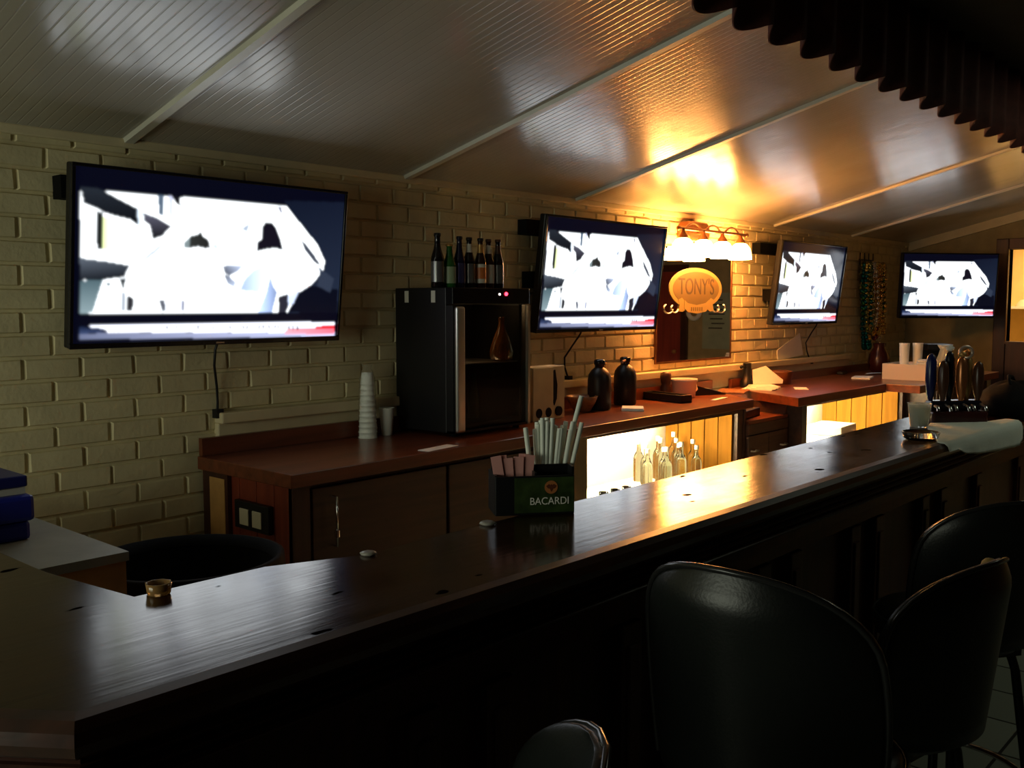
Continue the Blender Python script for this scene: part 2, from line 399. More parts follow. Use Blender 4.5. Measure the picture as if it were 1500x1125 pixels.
# ------------------------------------------------------------------ scalloped valance over the bar
t = thing('scalloped_valance', 'dark maroon fluted valance with scalloped hem hanging from the soffit above the bar', 'valance', (4.7,1.31,2.37))
b = MB(); per = .205; n = 12; xs = np.arange(XL+.05, XE-.05, per/n); rows = []
for zi in range(4):
    r_ = []
    for x in xs:
        ph = ((x-2.10)/per) % 1
        s_ = abs(math.sin(math.pi*ph))
        y = 1.275+.055*s_
        zb = 2.368+.028*(1-s_)
        r_.append((x, y, zb+(2.71-zb)*zi/3))
    rows.append(r_)
vs = [p for r_ in rows for p in r_]; m_ = len(xs)
fs = [(i*m_+j, i*m_+j+1, (i+1)*m_+j+1, (i+1)*m_+j) for i in range(3) for j in range(m_-1)]
b.add(vs, fs, True); o = b.build('pleated_sheet', maroon, t, world=True)
md = o.modifiers.new('solid', 'SOLIDIFY'); md.thickness = .006
MB().box(XL+.03,1.33,2.685,XE-.03,1.345,2.709).build('top_rail', framewood, t, world=True)

# ------------------------------------------------------------------ the bar
bar = thing('bar_counter', 'long dark varnished wooden bar with L-shaped return, running the length of the room', 'bar counter', (2.5,1.4,0))
outer = [(.30,3.1),(.30,1.45),(.497,1.182),(3.44,1.172),(7.0,1.15)]
inner = [(7.0,1.60),(1.25,1.54),(1.06,1.615),(.795,1.62),(.755,1.9),(.75,3.1)]
tp = MB(); tp.prism([(x+.0,y) for x,y in outer]+inner, 1.062, 1.10)
tp.build('bar_top', bar_top_m, bar, world=True, bevel=.004)
# walk the outer edge so that outside lies on the right: from the return's far end towards x+
path = outer
nose = [(-.012,1.103),(.012,1.101),(.026,1.090),(.03,1.074),(.024,1.058),(.008,1.048),(-.012,1.046)]
MB().sweep([(o-.008,z) for o,z in nose], path).build('edge_nosing', bar_nose_m, bar, world=True, smooth=False)
MB().sweep([(-.13,1.05),(-.06,1.05),(-.055,1.02),(-.055,.93),(-.13,.93)], path).build('apron', bar_face_m, bar, world=True)
for zz in (1.008,.988,.968):
    MB().sweep([(-.06,zz-.007),(-.047,zz-.006),(-.042,zz),(-.047,zz+.006),(-.06,zz+.007)], path).build('bead_moulding', bar_nose_m, bar, world=True)
MB().sweep([(-.20,.93),(-.145,.93),(-.145,.0),(-.20,.0)], path).build('front_panel', bar_face_m, bar, world=True)
MB().sweep([(-.146,.14),(-.125,.14),(-.125,.0),(-.146,.0)], path).build('kick_board', bar_face_m, bar, world=True)
MB().sweep([(-.146,.93),(-.122,.92),(-.118,.86),(-.146,.85)], path).build('frieze_rail', bar_face_m, bar, world=True)
xs = [.72,1.19,1.40,1.87,2.08,2.55,2.76,3.22,3.44,3.92,4.14,4.62,5.3]
for x in xs:
    b = MB(); b.box(x-.04,1.285,.14,x+.04,1.325,.855); b.box(x-.022,1.278,.2,x+.022,1.29,.80)
    b.build('pilaster', bar_face_m, bar, world=True, bevel=.004)
# bartender's side: back panel and under-bar shelf
MB().box(1.0,1.42,.0,6.9,1.45,1.06).build('back_panel', cab_dark, bar, world=True)
MB().box(1.0,1.451,.55,6.9,1.53,.58).build('under_shelf', cab_dark, bar, world=True)

# ------------------------------------------------------------------ back counter
wt = thing('worktop', 'long red brown worktop under the cooler along the brick wall', 'worktop', (4,3.5,.89))
MB().prism([(2.19,3.135),(6.16,3.225),(6.59,3.838),(2.19,3.838)], .892, .95).build('slab', counter_m, wt, world=True, bevel=.004)
struct('trim_11', MB().box(2.2,3.81,.951,6.6,3.838,1.03), counter_m)
wt2 = thing('worktop', 'wider red brown worktop beyond the drawers, under the third television', 'worktop', (8.5,3.4,.89))
MB().prism([(6.46,3.03),(8.12,3.03),(8.10,2.74),(10.35,2.74),(10.35,3.838),(6.88,3.838)], .885, .95).build('slab', counter_m, wt2, world=True, bevel=.004)
struct('trim_12', MB().box(6.9,3.81,.951,10.3,3.838,1.02), counter_m)

# cabinet with red boarded end and dark doors
cb = thing('base_cabinet', 'dark cabinet with red boarded end panel at the left end of the back counter', 'cabinet', (3.1,3.5,0))
b = MB()
for k in range(5): b.box(2.25,3.215+k*.13,.02,2.275,3.215+k*.13+.126,.885)
b.build('end_panel', endboard_m, cb, world=True, bevel=.003)
MB().box(2.28,3.24,.1,3.97,3.86,.885).build('body', cab_dark, cb, world=True)
MB().box(2.25,3.205,.02,2.33,3.24,.885).build('corner_post', framewood, cb, world=True)
for x0, x1 in ((2.35,3.12),(3.14,3.94)):
    d = MB().box(x0,3.215,.14,x1,3.239,.86).build('door', cab_dark, cb, world=True, bevel=.003)
    hx = x0+.09 if x0 < 3 else x1-.09
    MB().tube([(hx,3.213,.61),(hx,3.17,.61),(hx,3.17,.82),(hx,3.213,.82)],.006,8).lathe([(.012,-.01),(.012,.02)],(hx,3.17,.66),10).build('handle', chrome, d, world=True)
MB().box(2.25,3.68,.60,2.247,3.80,.86).build('tan_patch', tan_side, cb, world=True)
MB().box(2.228,3.66,.30,2.249,3.86,.885).build('wood_strip', framewood, cb, world=True)
b_ = [o for o in cb.children if o.name.startswith('tan_patch')][0]; b_.location.x -= .022
sw = MB().box(2.222,3.345,.665,2.249,3.60,.785).build('switch_plate', black, cb, world=True, bevel=.004)
for y in (3.425,3.52):
    MB().box(2.216,y-.033,.685,2.222,y+.033,.755).build('switch', outlet, sw, world=True, bevel=.002)

def niche(name, label, x0, x1, yf, zsh, stile, back_x=0):
    t = thing(name, label, 'cabinet', ((x0+x1)/2,3.5,0))
    if stile: MB().box(x0,yf,.02,x0+stile,yf+.03,.885).build('stile', cab_olive, t, world=True)
    MB().box(x0,yf+.031,.02,x0+.02,3.86,.884).build('side_panel', cab_dark, t, world=True)
    MB().box(x1-.07,yf,.02,x1,yf+.03,.885).build('stile', cab_dark, t, world=True)
    MB().box(x0+stile,yf,.862,x1-.07,yf+.03,.884).build('top_rail', cab_dark, t, world=True)
    MB().box(x0+.02,3.83,.02,x1,3.86,.884).build('back_panel', white_back, t, world=True)
    b = MB(); n = 5; yy = yf+.031; dy = (3.829-yy)/n
    for k in range(n): b.box(x1-.09,yy+k*dy+.003,.02,x1-.065,yy+(k+1)*dy-.003,.88)
    b.box(x1-.064,yf+.031,.02,x1,3.829,.884)
    b.build('pine_side', pine, t, world=True, bevel=.002)
    MB().box(x0+.021,yf+.02,zsh-.025,x1-.095,3.828,zsh).build('shelf', white_back, t, world=True)
    MB().box(x0+.021,yf+.02,.02,x1-.095,yf+.04,zsh-.026).build('lower_front', cab_dark, t, world=True)
    lx0, lx1 = x0+stile+.10, x1-.35
    l = MB().box(lx0-.03,3.70,.862,lx1+.03,3.78,.882).build('light_fitting', white_back, t, world=True)
    MB().tube([(lx0,3.74,.845),(lx1,3.74,.845)],.014,10).build('tube', tube_m, l, world=True)
    return t
niche('lit_cabinet', 'open lit cabinet full of clear bottles, left of the drawers', 3.98, 6.05, 3.25, .40, .28)
niche('lit_cabinet', 'open lit cabinet with white carton, right of the drawers', 6.72, 8.76, 3.09, .34, .02)
t = thing('drawer_unit', 'dark drawer unit with red open shelf between the two lit cabinets', 'drawers', (6.385,3.5,0))
MB().box(6.055,3.24,.02,6.08,3.86,.884).box(6.69,3.24,.02,6.715,3.86,.884).box(6.081,3.80,.02,6.689,3.86,.884).build('carcass', cab_dark, t, world=True)
MB().box(6.081,3.22,.775,6.689,3.799,.80).build('open_shelf', counter_m, t, world=True)
MB().box(6.081,3.215,.70,6.689,3.24,.774).build('rail', cab_dark, t, world=True)
for x0, x1, hx in ((6.085,6.38,6.15),(6.39,6.685,6.60)):
    d = MB().box(x0,3.215,.40,x1,3.24,.693).build('drawer', cab_dark, t, world=True, bevel=.003)
    MB().tube([(hx-.035,3.213,.585),(hx-.035,3.19,.585),(hx+.035,3.19,.585),(hx+.035,3.213,.585)],.007,8).build('handle', steel, d, world=True)
solo('card_terminal', MB().box(-.17,-.11,0,.17,.11,.06).box(-.16,-.05,.06,.16,.1,.082), black, 'black boxy terminal on the red open shelf above the drawers', 'terminal', (6.30,3.42,.80), R(10), bevel=.006)
cb = thing('base_cabinet', 'dark cabinet under the far corner of the back counter', 'cabinet', (9.5,3.3,0))
MB().box(8.78,2.85,.02,10.3,3.86,.884).build('body', cab_dark, cb, world=True)
for x0 in (8.80,9.55):
    d = MB().box(x0,2.826,.14,x0+.72,2.849,.86).build('door', cab_dark, cb, world=True, bevel=.003)
    MB().sphere((x0+.64,2.81,.7),.016,10,6).build('knob', steel, d, world=True)

# ------------------------------------------------------------------ televisions
def screen_image(corners_px):
    nx, ny = 288, 162
    def P(pts): return pts
    src = np.array([(0,0),(1,0),(1,1),(0,1)], float); dst = np.array(corners_px, float)
    A = []; bb = []
    for (u,v),(x,y) in zip(src,dst):
        A.append([u,v,1,0,0,0,-u*x,-v*x]); bb.append(x); A.append([0,0,0,u,v,1,-u*y,-v*y]); bb.append(y)
    h = np.linalg.solve(np.array(A), np.array(bb))
    U, V = np.meshgrid(np.linspace(0,1,nx), np.linspace(0,1,ny)); D = h[6]*U+h[7]*V+1
    X = (h[0]*U+h[1]*V+h[2])/D; Y = (h[3]*U+h[4]*V+h[5])/D
    img = np.zeros((ny,nx,3)); img[:] = (.010,.012,.030)
    def inside(poly):
        m = np.zeros(X.shape, bool); n = len(poly); j = n-1
        for i in range(n):
            xi,yi = poly[i]; xj,yj = poly[j]
            c = ((yi > Y) != (yj > Y)) & (X < (xj-xi)*(Y-yi)/((yj-yi) if yj != yi else 1e-9)+xi)
            m ^= c; j = i
        return m
    def fill(poly, c, c2=None, d=None):
        m = inside(poly)
        if c2 is None: img[m] = c
        else:
            p = np.array(poly, float); w = X*d[0]+Y*d[1]; w0 = (p@np.array(d)).min(); w1 = (p@np.array(d)).max()
            k = np.clip((w-w0)/(w1-w0),0,1)[...,None]; img[m] = (np.array(c)*(1-k)+np.array(c2)*k)[m]
    wh = (.95,.98,1.0)
    fill([(22,58),(600,105),(1000,138),(1460,180),(1430,748),(30,770)], wh)
    fill([(1165,158),(1150,120),(1500,130),(1440,752),(1165,755),(1225,640),(1300,590),(1362,512),(1370,462),(1330,370),(1240,255)], (.022,.03,.055), (.05,.065,.10), (.3,1))
    fill([(1170,752),(1440,752),(1440,620),(1300,600),(1230,645)], (.015,.018,.035))
    fill([(1345,500),(1420,560),(1400,640),(1330,600)], (.07,.085,.12))
    fill([(20,40),(140,58),(250,118),(352,172),(346,268),(300,232),(215,212),(150,190),(112,168),(70,150),(40,140)], (.05,.06,.075), (.018,.02,.026), (0,1))
    fill([(112,180),(150,190),(148,402),(112,404)], (.035,.04,.04))
    fill([(150,215),(216,218),(216,250),(200,330),(190,410),(148,402)], (.62,.68,.42), (.9,.95,.8), (1,0))
    fill([(372,190),(455,220),(532,268),(480,325),(425,345),(408,262),(376,238)], (.16,.16,.2), (.025,.025,.03), (0,1))
    fill([(455,88),(492,92),(488,212),(458,200)], (.14,.18,.23)); fill([(512,95),(540,98),(536,262),(520,250)], (.5,.52,.62))
    fill([(530,95),(576,98),(580,140),(602,158),(560,145)], (.03,.03,.04)); 
    fill([(340,170),(372,182),(368,262),(346,268)], (.6,.66,.72))
    fill([(20,450),(180,470),(302,492),(268,560),(150,578),(20,580)], (.16,.18,.21), (.03,.035,.045), (.1,1))
    fill([(20,582),(152,574),(92,766),(20,768)], (.13,.18,.20), (.28,.34,.36), (0,1))
    fill([(160,590),(200,590),(185,612),(172,615)], (.16,.2,.22)); fill([(232,575),(282,560),(262,640),(246,590)], (.05,.06,.07))
    fill([(250,640),(276,650),(272,752),(248,752)], (.35,.38,.42)); fill([(285,658),(322,682),(316,752),(278,752)], (.07,.07,.08))
    fill([(356,470),(420,410),(500,345),(512,352),(450,415),(380,470)], (.45,.48,.52))
    fill([(594,392),(600,355),(640,320),(672,312),(692,294),(704,322),(738,345),(746,392),(715,395),(680,385),(635,392)], (.075,.08,.075), (.05,.05,.05), (1,0))
    fill([(596,390),(604,352),(632,330),(628,388)], (.25,.29,.3)); fill([(765,360),(784,372),(790,402),(755,390)], (.5,.55,.6))
    fill([(1032,262),(1050,240),(1086,246),(1110,280),(1128,330),(1146,402),(1098,390),(1050,398),(1000,410),(1004,352),(1028,336)], (.028,.024,.04))
    fill([(914,284),(962,240),(950,300)], (.38,.42,.48)); fill([(1112,152),(1136,158),(1142,200),(1126,186)], (.2,.2,.26))
    fill([(930,140),(1000,148),(960,168)], (.78,.8,.95))
    fill([(1236,332),(1270,366),(1310,420),(1350,486),(1325,480),(1290,440),(1262,400)], (.10,.11,.14)); fill([(1200,290),(1232,300),(1210,310)], (.4,.45,.5))
    fill([(1330,500),(1352,492),(1345,520)], (.3,.32,.36))
    fill([(812,488),(932,490),(895,525),(850,548),(822,532)], (.14,.15,.18), (.5,.55,.66), (1,-1))
    fill([(818,538),(850,548),(886,585),(876,616),(836,592)], (.16,.17,.2), (.45,.5,.6), (1,1))
    fill([(905,630),(930,570),(980,515),(1042,478),(1044,560),(1012,642)], (.36,.43,.6), (.62,.7,.85), (1,0))
    fill([(1074,540),(1090,600),(1112,640),(1085,752),(1006,752),(1048,650)], (.25,.3,.42), (.55,.65,.85), (-1,0))
    fill([(720,560),(762,545),(800,525),(772,640),(740,636)], (.66,.8,.92)); fill([(800,700),(826,712),(815,722),(798,714)], (.5,.6,.7))
    fill([(1118,662),(1172,645),(1180,700),(1160,752),(1116,752)], (.06,.06,.08)); fill([(1172,655),(1232,625),(1200,700),(1170,720)], (.55,.6,.72))
    fill([(458,690),(492,684),(502,752),(478,755)], (.15,.16,.19)); fill([(500,700),(590,690),(590,752),(504,752)], (.72,.75,.85))
    fill([(584,680),(601,690),(600,752),(588,752)], (.18,.19,.25)); fill([(380,700),(392,745),(384,748)], (.4,.42,.5))
    # ticker
    fill([(70,836),(1422,803),(1420,832),(1150,846),(90,852)], (.85,.87,.95)); fill([(150,852),(1180,836),(1150,864),(170,874)], (.97,.98,1))
    fill([(170,876),(1150,864),(1425,860),(1420,884),(15,918),(15,892)], (.20,.22,.30), (.50,.52,.66), (1,0))
    fill([(15,846),(150,852),(165,872),(15,890)], (.03,.045,.09), (.10,.13,.22), (0,1))
    fill([(1318,826),(1420,821),(1420,840),(1318,844)], (.55,.015,.04)); fill([(1160,850),(1420,841),(1418,870),(1150,874)], (.75,.40,.45), (.80,.22,.28), (1,0))
    rnd = random.Random(3); x = 420
    for word in (110, 64, 92, 66, 36, 66, 44, 66, 24, 20, 56):
        fill([(x,838-(x-420)*.016),(x+word*.9,837-(x-420)*.016),(x+word*.9,842-(x-420)*.016),(x,843-(x-420)*.016)], (.05,.05,.07))
        xx = x
        while xx < x+word:
            fill([(xx,838-(xx-420)*.016),(xx+7,838-(xx-420)*.016),(xx+7,862-(xx-420)*.016),(xx,862-(xx-420)*.016)], (.06,.06,.08)); xx += rnd.choice((18,24,32))
        x += word+rnd.choice((8,14,22))
    for xx in (160,185,205,226): fill([(xx,862),(xx+14,861),(xx+14,870),(xx,871)], (.12,.13,.18))
    img = img**1.6
    for _ in range(3):
        p = np.pad(img, ((1,1),(1,1),(0,0)), mode='edge')
        img = (p[:-2,1:-1]+p[2:,1:-1]+p[1:-1,:-2]+p[1:-1,2:]+2*p[1:-1,1:-1])/6
    return img, nx, ny
TVW, TVH = 1.30, .714
def make_tv():
    root = thing('television', '', 'television')
    w, h = TVW, TVH
    b = MB(); z = .013
    MB().box(-w/2,-.0,0,w/2,.045,h).build('back_shell', black, root, bevel=.008)
    b.box(-w/2,-.014,0,w/2,0,.022); b.box(-w/2,-.014,h-.014,w/2,0,h); b.box(-w/2,-.014,.022,-w/2+.014,0,h-.014); b.box(w/2-.014,-.014,.022,w/2,0,h-.014)
    b.build('bezel', black_gloss, root, bevel=.003)
    img, nx, ny = screen_image([(-11,-82),(1481,82),(1432,885),(-26,949)])
    me = bpy.data.meshes.new('screen')
    x0, x1, z0, z1 = -w/2+.012, w/2-.012, .018, h-.012
    # the picture fills the panel inside the bezel
    U = np.linspace(x0,x1,nx); V = np.linspace(z1,z0,ny)
    vs = [(u,-.004,v) for v in V for u in U]
    fs = [(j*nx+i, (j+1)*nx+i, (j+1)*nx+i+1, j*nx+i+1) for j in range(ny-1) for i in range(nx-1)]
    me.from_pydata(vs, [], fs)
    at = me.color_attributes.new('picture', 'FLOAT_COLOR', 'POINT')
    # sample the picture over the full panel
    flat = np.ones((nx*ny,4), np.float32); flat[:,:3] = img.reshape(-1,3); at.data.foreach_set('color', flat.ravel())
    m, nt, bs = _nt('tv_picture'); a = nt.nodes.new('ShaderNodeVertexColor'); a.layer_name = 'picture'
    nt.links.new(a.outputs['Color'], bs.inputs['Emission Color']); bs.inputs['Emission Strength'].default_value = 2.4
    bs.inputs['Base Color'].default_value = (.01,.01,.012,1); bs.inputs['Roughness'].default_value = .12; bs.inputs['Specular IOR Level'].default_value = .25
    me.materials.append(m); s = bpy.data.objects.new('screen', me); C.objects.link(s); s.parent = root
    MB().box(-.02,-.0165,.006,.02,-.0135,.013).build('badge', steel, root)
    return root
TILT = R(7)
def tv_cord(root, pts, wall_y):
    b = MB(); b.tube(pts, .006, 8); p = pts[-1]; b.box(p[0]-.018,p[1]-.025,p[2]-.03,p[0]+.018,p[1]+.012,p[2]+.01)
    return b
tv0 = make_tv()
def put_tv(first, x, label, cordpts, mount):
    r = tv0 if first else spare.pop()
    r['label'] = label; r['group'] = 'televisions on the walls'
    r.location = (x, 3.752, 1.447); r.rotation_euler = (TILT,0,0)
    inv = (Matrix.Translation(r.location) @ Matrix.Rotation(TILT,4,'X')).inverted()
    tv_cord(r, cordpts, W).xf(inv).build('power_cord', black, r)
    b = MB()
    for (bx0,bx1,bz0,bz1) in mount: b.box(bx0,3.79,bz0,bx1,3.866,bz1)
    b.box(x-.3,3.80,1.62,x-.26,3.84,2.05); b.box(x+.26,3.80,1.62,x+.3,3.84,2.05)
    b.xf(inv).build('wall_mount', black_matte, r)
    return r
spare = [dup(tv0) for _ in range(3)]
put_tv(True, 2.257, 'large television nearest the camera, left of the cooler', [(2.30,3.80,1.50),(2.27,3.80,1.42),(2.275,3.82,1.35),(2.30,3.845,1.25),(2.305,3.85,1.18),(2.305,3.855,1.14)], [(1.62,2.75,2.03,2.12),(1.7,2.75,1.62,1.72)])
put_tv(False, 5.035, 'television right of the black cooler, beside the mirror', [(4.93,3.80,1.50),(4.90,3.80,1.43),(4.86,3.83,1.36),(4.80,3.85,1.28),(4.80,3.85,1.22),(4.84,3.855,1.15)], [(4.36,5.6,2.04,2.13),(4.40,5.6,1.72,1.82)])
put_tv(False, 8.09, 'television between the lit mirror and the hanging beads', [(8.46,3.80,1.50),(8.44,3.80,1.43),(8.40,3.83,1.36),(8.33,3.85,1.27),(8.36,3.85,1.19),(8.44,3.855,1.10)], [(7.30,8.7,2.04,2.13),(7.5,8.7,1.65,1.75)])
r = spare.pop(); r['label'] = 'television on the end wall beside the brown framed pass-through'; r['group'] = 'televisions on the walls'
r.location = (9.91,3.12,1.487); r.scale = (.82,.89,.89); r.rotation_euler = (R(3),0,-R(90-54))
MB().box(-.12,.045,.28,.12,.075,.5).tube([(0,.07,.39),(.30,.45,.39)],.025,10).tube([(.30,.45,.39),(.42,1.02,.39)],.025,10).box(.36,1.0,.3,.48,1.03,.48).build('wall_mount', black_matte, r)

# ------------------------------------------------------------------ mirror with oval emblem, and the lamp above it
t = thing('bar_mirror', 'tall bar mirror with gold oval emblem on the brick wall under the lamp', 'mirror', (6.405,3.86,1.2))
MB().box(-.535,-.006,0,.535,.004,.845).build('glass', mirror_m, t)
b = MB(); b.box(-.55,-.010,-.014,.55,.012,0); b.box(-.55,-.010,.845,.55,.012,.86); b.box(-.55,-.010,0,-.536,.012,.845); b.box(.536,-.010,0,.55,.012,.845)
b.build('frame', bronze, t)
def ell(a, c, cx=0, cz=0, n=48): return [(cx+a*math.cos(2*math.pi*k/n), cz+c*math.sin(2*math.pi*k/n)) for k in range(n)]
ex, ez = 0, .54
em = MB().prism_y(ell(.38,.158,ex,ez),-.011,-.0065).build('oval_emblem', gold, t)
MB().prism_y(ell(.335,.128,ex,ez),-.0125,-.0112).build('oval_field', gold_dark, em)
text('lettering', "TONY'S", .175, ink, em, (ex,-.0135,ez+.01), (R(90),0,0), sx=.86)
b = MB(); b.prism_y([(-.18,ez-.15),(-.13,ez-.175),(0,ez-.19),(.13,ez-.175),(.18,ez-.15),(.18,ez-.085),(.13,ez-.11),(0,ez-.125),(-.13,ez-.11),(-.18,ez-.085)],-.0155,-.0130)
for s_ in (-1,1): b.prism_y([(s_*.16,ez-.10),(s_*.21,ez-.07),(s_*.26,ez-.085),(s_*.24,ez-.12),(s_*.26,ez-.17),(s_*.20,ez-.175),(s_*.16,ez-.16)][::s_],-.0128,-.0115)
b.build('ribbon', gold, em)
b = MB()
for k in range(6): b.box(-.085+k*.03,-.0165,ez-.17,-.068+k*.03,-.0157,ez-.14)
b.build('ribbon_writing', gold_dark, em)
for s_ in (-1,1):
    b = MB()
    for cx0, rr in ((.30,.05),(.385,.06)):
        b.tube([(s_*(cx0+rr*math.cos(a)),-.0085,ez-.15+rr*.6*math.sin(a)) for a in np.linspace(-3.0,.9,16)],.005,6)
    b.build('scroll', steel, em)

t = thing('vanity_light', 'bronze bar wall lamp with glowing bell shades above the mirror', 'lamp', (6.30,3.87,2.0))
b = MB(); b.prism_y([(-.13,.08),(.13,.08),(.16,.13),(.16,.19),(.12,.235),(-.12,.235),(-.16,.19),(-.16,.13)],-.10,0)
b.build('wall_box', bronze, t, bevel=.012)
MB().tube([(-.47,-.22,.155),(.49,-.22,.155)],.012,10).sphere((-.48,-.22,.155),.018,10,6).sphere((.5,-.22,.155),.018,10,6).build('rod', bronze, t)
MB().tube([(-.02,-.09,.15),(-.02,-.22,.155)],.014,8).build('rod_arm', bronze, t)
for k in range(4):
    x = -.42+k*.275
    if k < 3: 
        pts = [(x+.02+.235*u,-.22,.155+.045*math.sin(math.pi*u)) for u in np.linspace(0,1,12)]
        MB().tube(pts,.007,8).build('swag', bronze, t)
    s = MB().lathe([(.013,.15),(.016,.13),(.034,.105),(.038,.088)],(x,-.22,0),16).build('shade_holder', bronze, t)
    MB().lathe([(.03,.09),(.055,.075),(.074,.045),(.083,.01),(.088,-.035),(.083,-.035),(.078,.01),(.069,.042),(.05,.07),(.028,.084)],(x,-.22,0),24,False).build('glass_shade', shade_m, s)

# ------------------------------------------------------------------ countertop cooler
t = thing('countertop_cooler', 'black countertop cooler with glass door and silver handle', 'cooler', (3.3425+.30,3.615,.95))
hx, hy = .2925, .215; ht = .755
b = MB(); b.box(-hx,-hy+.05,.02,-hx+.03,hy,ht); b.box(hx-.03,-hy+.05,.02,hx,hy,ht); b.box(-hx+.03,hy-.03,.02,hx-.03,hy,ht); b.box(-hx+.03,-hy+.05,.02,hx-.03,hy-.03,.06); b.box(-hx+.03,-hy+.05,ht-.05,hx-.03,hy-.03,ht)
b.build('body', black, t, bevel=.004)
b = MB()
for sx in (-1,1):
    for sy in (-1,1): b.lathe([(.018,0),(.02,.02)],(sx*.24,sy*.16,0),10)
b.build('feet', black_matte, t)
MB().box(-hx,-hy+.0,ht-.085,hx,-hy+.049,ht).build('control_panel', black_gloss, t, bevel=.004)
d = MB().box(-hx+.062,-hy+.012,.03,hx-.02,-hy+.02,ht-.09).build('door', doorglass, t); d['label'] = 'smoked glass door'
MB().box(-hx,-hy,.02,-hx+.012,-hy+.048,ht-.09).box(-hx,-hy,.02,hx,-hy+.048,.032).build('door_frame', black, d)
MB().box(hx-.018,-hy-.004,.022,hx,-hy+.048,ht-.088).build('door_edge', steel, d)
MB().box(-hx+.004,-hy-.03,.025,-hx+.062,-hy+.0,ht-.095).build('handle', steel, d, bevel=.012, seg=3)
MB().box(-hx+.035,-hy+.06,.36,hx-.035,hy-.035,.366).build('wire_shelf', steel, t)
MB().sphere((.10,-hy-.002,ht-.03),.010,10,6).build('indicator_light', led_red, t); MB().sphere((.05,-hy-.002,ht-.032),.006,10,6).build('indicator_light', led_w, t)
for y in (.14,-.06): MB().box(-hx-.0015,y-.03,ht-.075,-hx,y+.0,ht-.015).build('sticker', label_w, t)
CX, CY, CZT = 3.6425, 3.615, .95
solo('lamp_reflection', MB().lathe([(.03,0),(.062,.01),(.066,.05),(.05,.11),(.024,.17),(.016,.2),(.016,.23),(.02,.235)],n=24), mat('amber_reflection', (.55,.2,.02), .08, trans=.6), 'pear shaped amber form standing in for a lamp reflection in the cooler door', 'lamp_reflection', (3.815,3.50,CZT+.367))  # solid amber shape in place of a lamp's reflection on the door glass
for k, (x,m_) in enumerate(((3.48,brown_glass),(3.57,label_w),(3.68,green_glass))):
    solo('chilled_bottle', MB().lathe([(.03,0),(.033,.02),(.033,.13),(.013,.19),(.013,.24)],n=14), m_, ['brown bottle low in the cooler by the handle','pale bottle low in the cooler','green bottle low in the cooler under the amber reflection shape'][k], 'bottle', (x,3.58,CZT+.061), group='bottles inside the cooler')
solo('chilled_carton', MB().box(-.035,-.035,0,.035,.035,.2).prism_y([(-.035,.2),(.035,.2),(.0,.24)],-.035,.035), label_w, 'pale carton on the upper cooler shelf behind the glass', 'carton', (3.60,3.66,CZT+.367))

# beer bottles standing on the cooler
def beer(name, label, x, y, z, h, body, lab, neck, cap, r=.031):
    t = thing(name, label, 'bottle', (x,y,z), 0, 'beer bottles on top of the cooler')
    k = h/.27
    MB().lathe([(r*.9,0),(r,.006*k),(r,.14*k),(r*.93,.155*k),(r*.6,.19*k),(r*.45,.215*k),(r*.43,.25*k),(r*.5,.255*k),(r*.5,.262*k)],n=20).build('glass', body, t)
    if lab: MB().lathe([(r+.0008,.028*k),(r+.0008,.13*k)],n=20,cap=False).build('front_label', lab, t)
    if neck: MB().lathe([(r*.62,.190*k),(r*.48,.215*k),(r*.465,.235*k)],n=20,cap=False).build('neck_label', neck, t)
    MB().lathe([(r*.54,.256*k),(r*.54,.268*k),(r*.45,.27*k)],n=14).build('cap', cap, t)
zt = CZT+ht
beer('beer_bottle', 'tallest dark beer bottle with charcoal label, leftmost on the cooler', 3.40,3.56,zt,.277,black_glass,label_k,None,black,.034)
beer('beer_bottle', 'short green glass beer bottle on the cooler', 3.475,3.55,zt,.225,green_glass,label_g,green_glass,tapgold,.034)
beer('beer_bottle', 'navy dark beer bottle right of the green one', 3.548,3.55,zt,.268,navy_glass,label_b,navy_glass,tapdark)
beer('beer_bottle', 'dark beer bottle with silvery neck band, middle of the row on the cooler', 3.62,3.55,zt,.266,black_glass,label_k,label_w,black)
beer('beer_bottle', 'brown beer bottle with white and orange label on the cooler', 3.695,3.54,zt,.265,brown_glass,label_w,tapgold,black)
o = bpy.data.objects['beer_bottle.004']; MB().lathe([(.0322,.05),(.0322,.11)],n=20,cap=False).build('orange_band', label_r, o)
beer('beer_bottle', 'brown beer bottle with white neck label, second from right on the cooler', 3.768,3.55,zt,.264,brown_glass,label_w,label_w,tapbrown)
beer('beer_bottle', 'dark brown beer bottle at the right end of the row on the cooler', 3.843,3.55,zt,.266,black_glass,label_k,tapbrown,tapbrown)

# ------------------------------------------------------------------ things on the back counter
t = thing('cup_stack', 'tall sleeve of white foam cups standing upside down left of the cooler', 'cups', (3.075,3.735,.95))
b = MB(); r0 = .047
pr = []
for k in range(11):
    zz = k*.027; r_ = r0-.0012*k
    pr += [(r_,zz),(r_+.0015,zz+.004),(r_-.002,zz+.008),(r_-.003,zz+.026)]
pr += [(.028,.385-.055),(.001,.332)]
b.lathe(pr, n=24).build('cups', foam, t)
MB().lathe([(.049,.0),(.04,.30),(.03,.335),(.02,.35),(.028,.37)],n=20,cap=False).build('plastic_sleeve', mat('thin_wrap', (.95,.97,.93), .15, trans=.9, ior=1.1, alpha=.35), t)
solo('foam_cup', MB().lathe([(.026,0),(.028,.002),(.039,.138),(.041,.142),(.038,.142),(.026,.006),(.001,.006)],n=24), foam, 'single white foam cup between the cup sleeve and the cooler', 'cup', (3.205,3.74,.95))
solo('paper_slip', MB().box(-.11,-.035,0,.11,.035,.002), white, 'paper slip lying on the worktop in front of the cooler', 'paper', (3.07,3.215,.95), R(8))
t = thing('bottle_carton', 'beige cardboard carton with three round holes, right of the cooler', 'carton', (4.27,3.60,.95))
MB().box(-.15,-.055,0,.15,.06,.31).build('body', carton_m, t, bevel=.003)
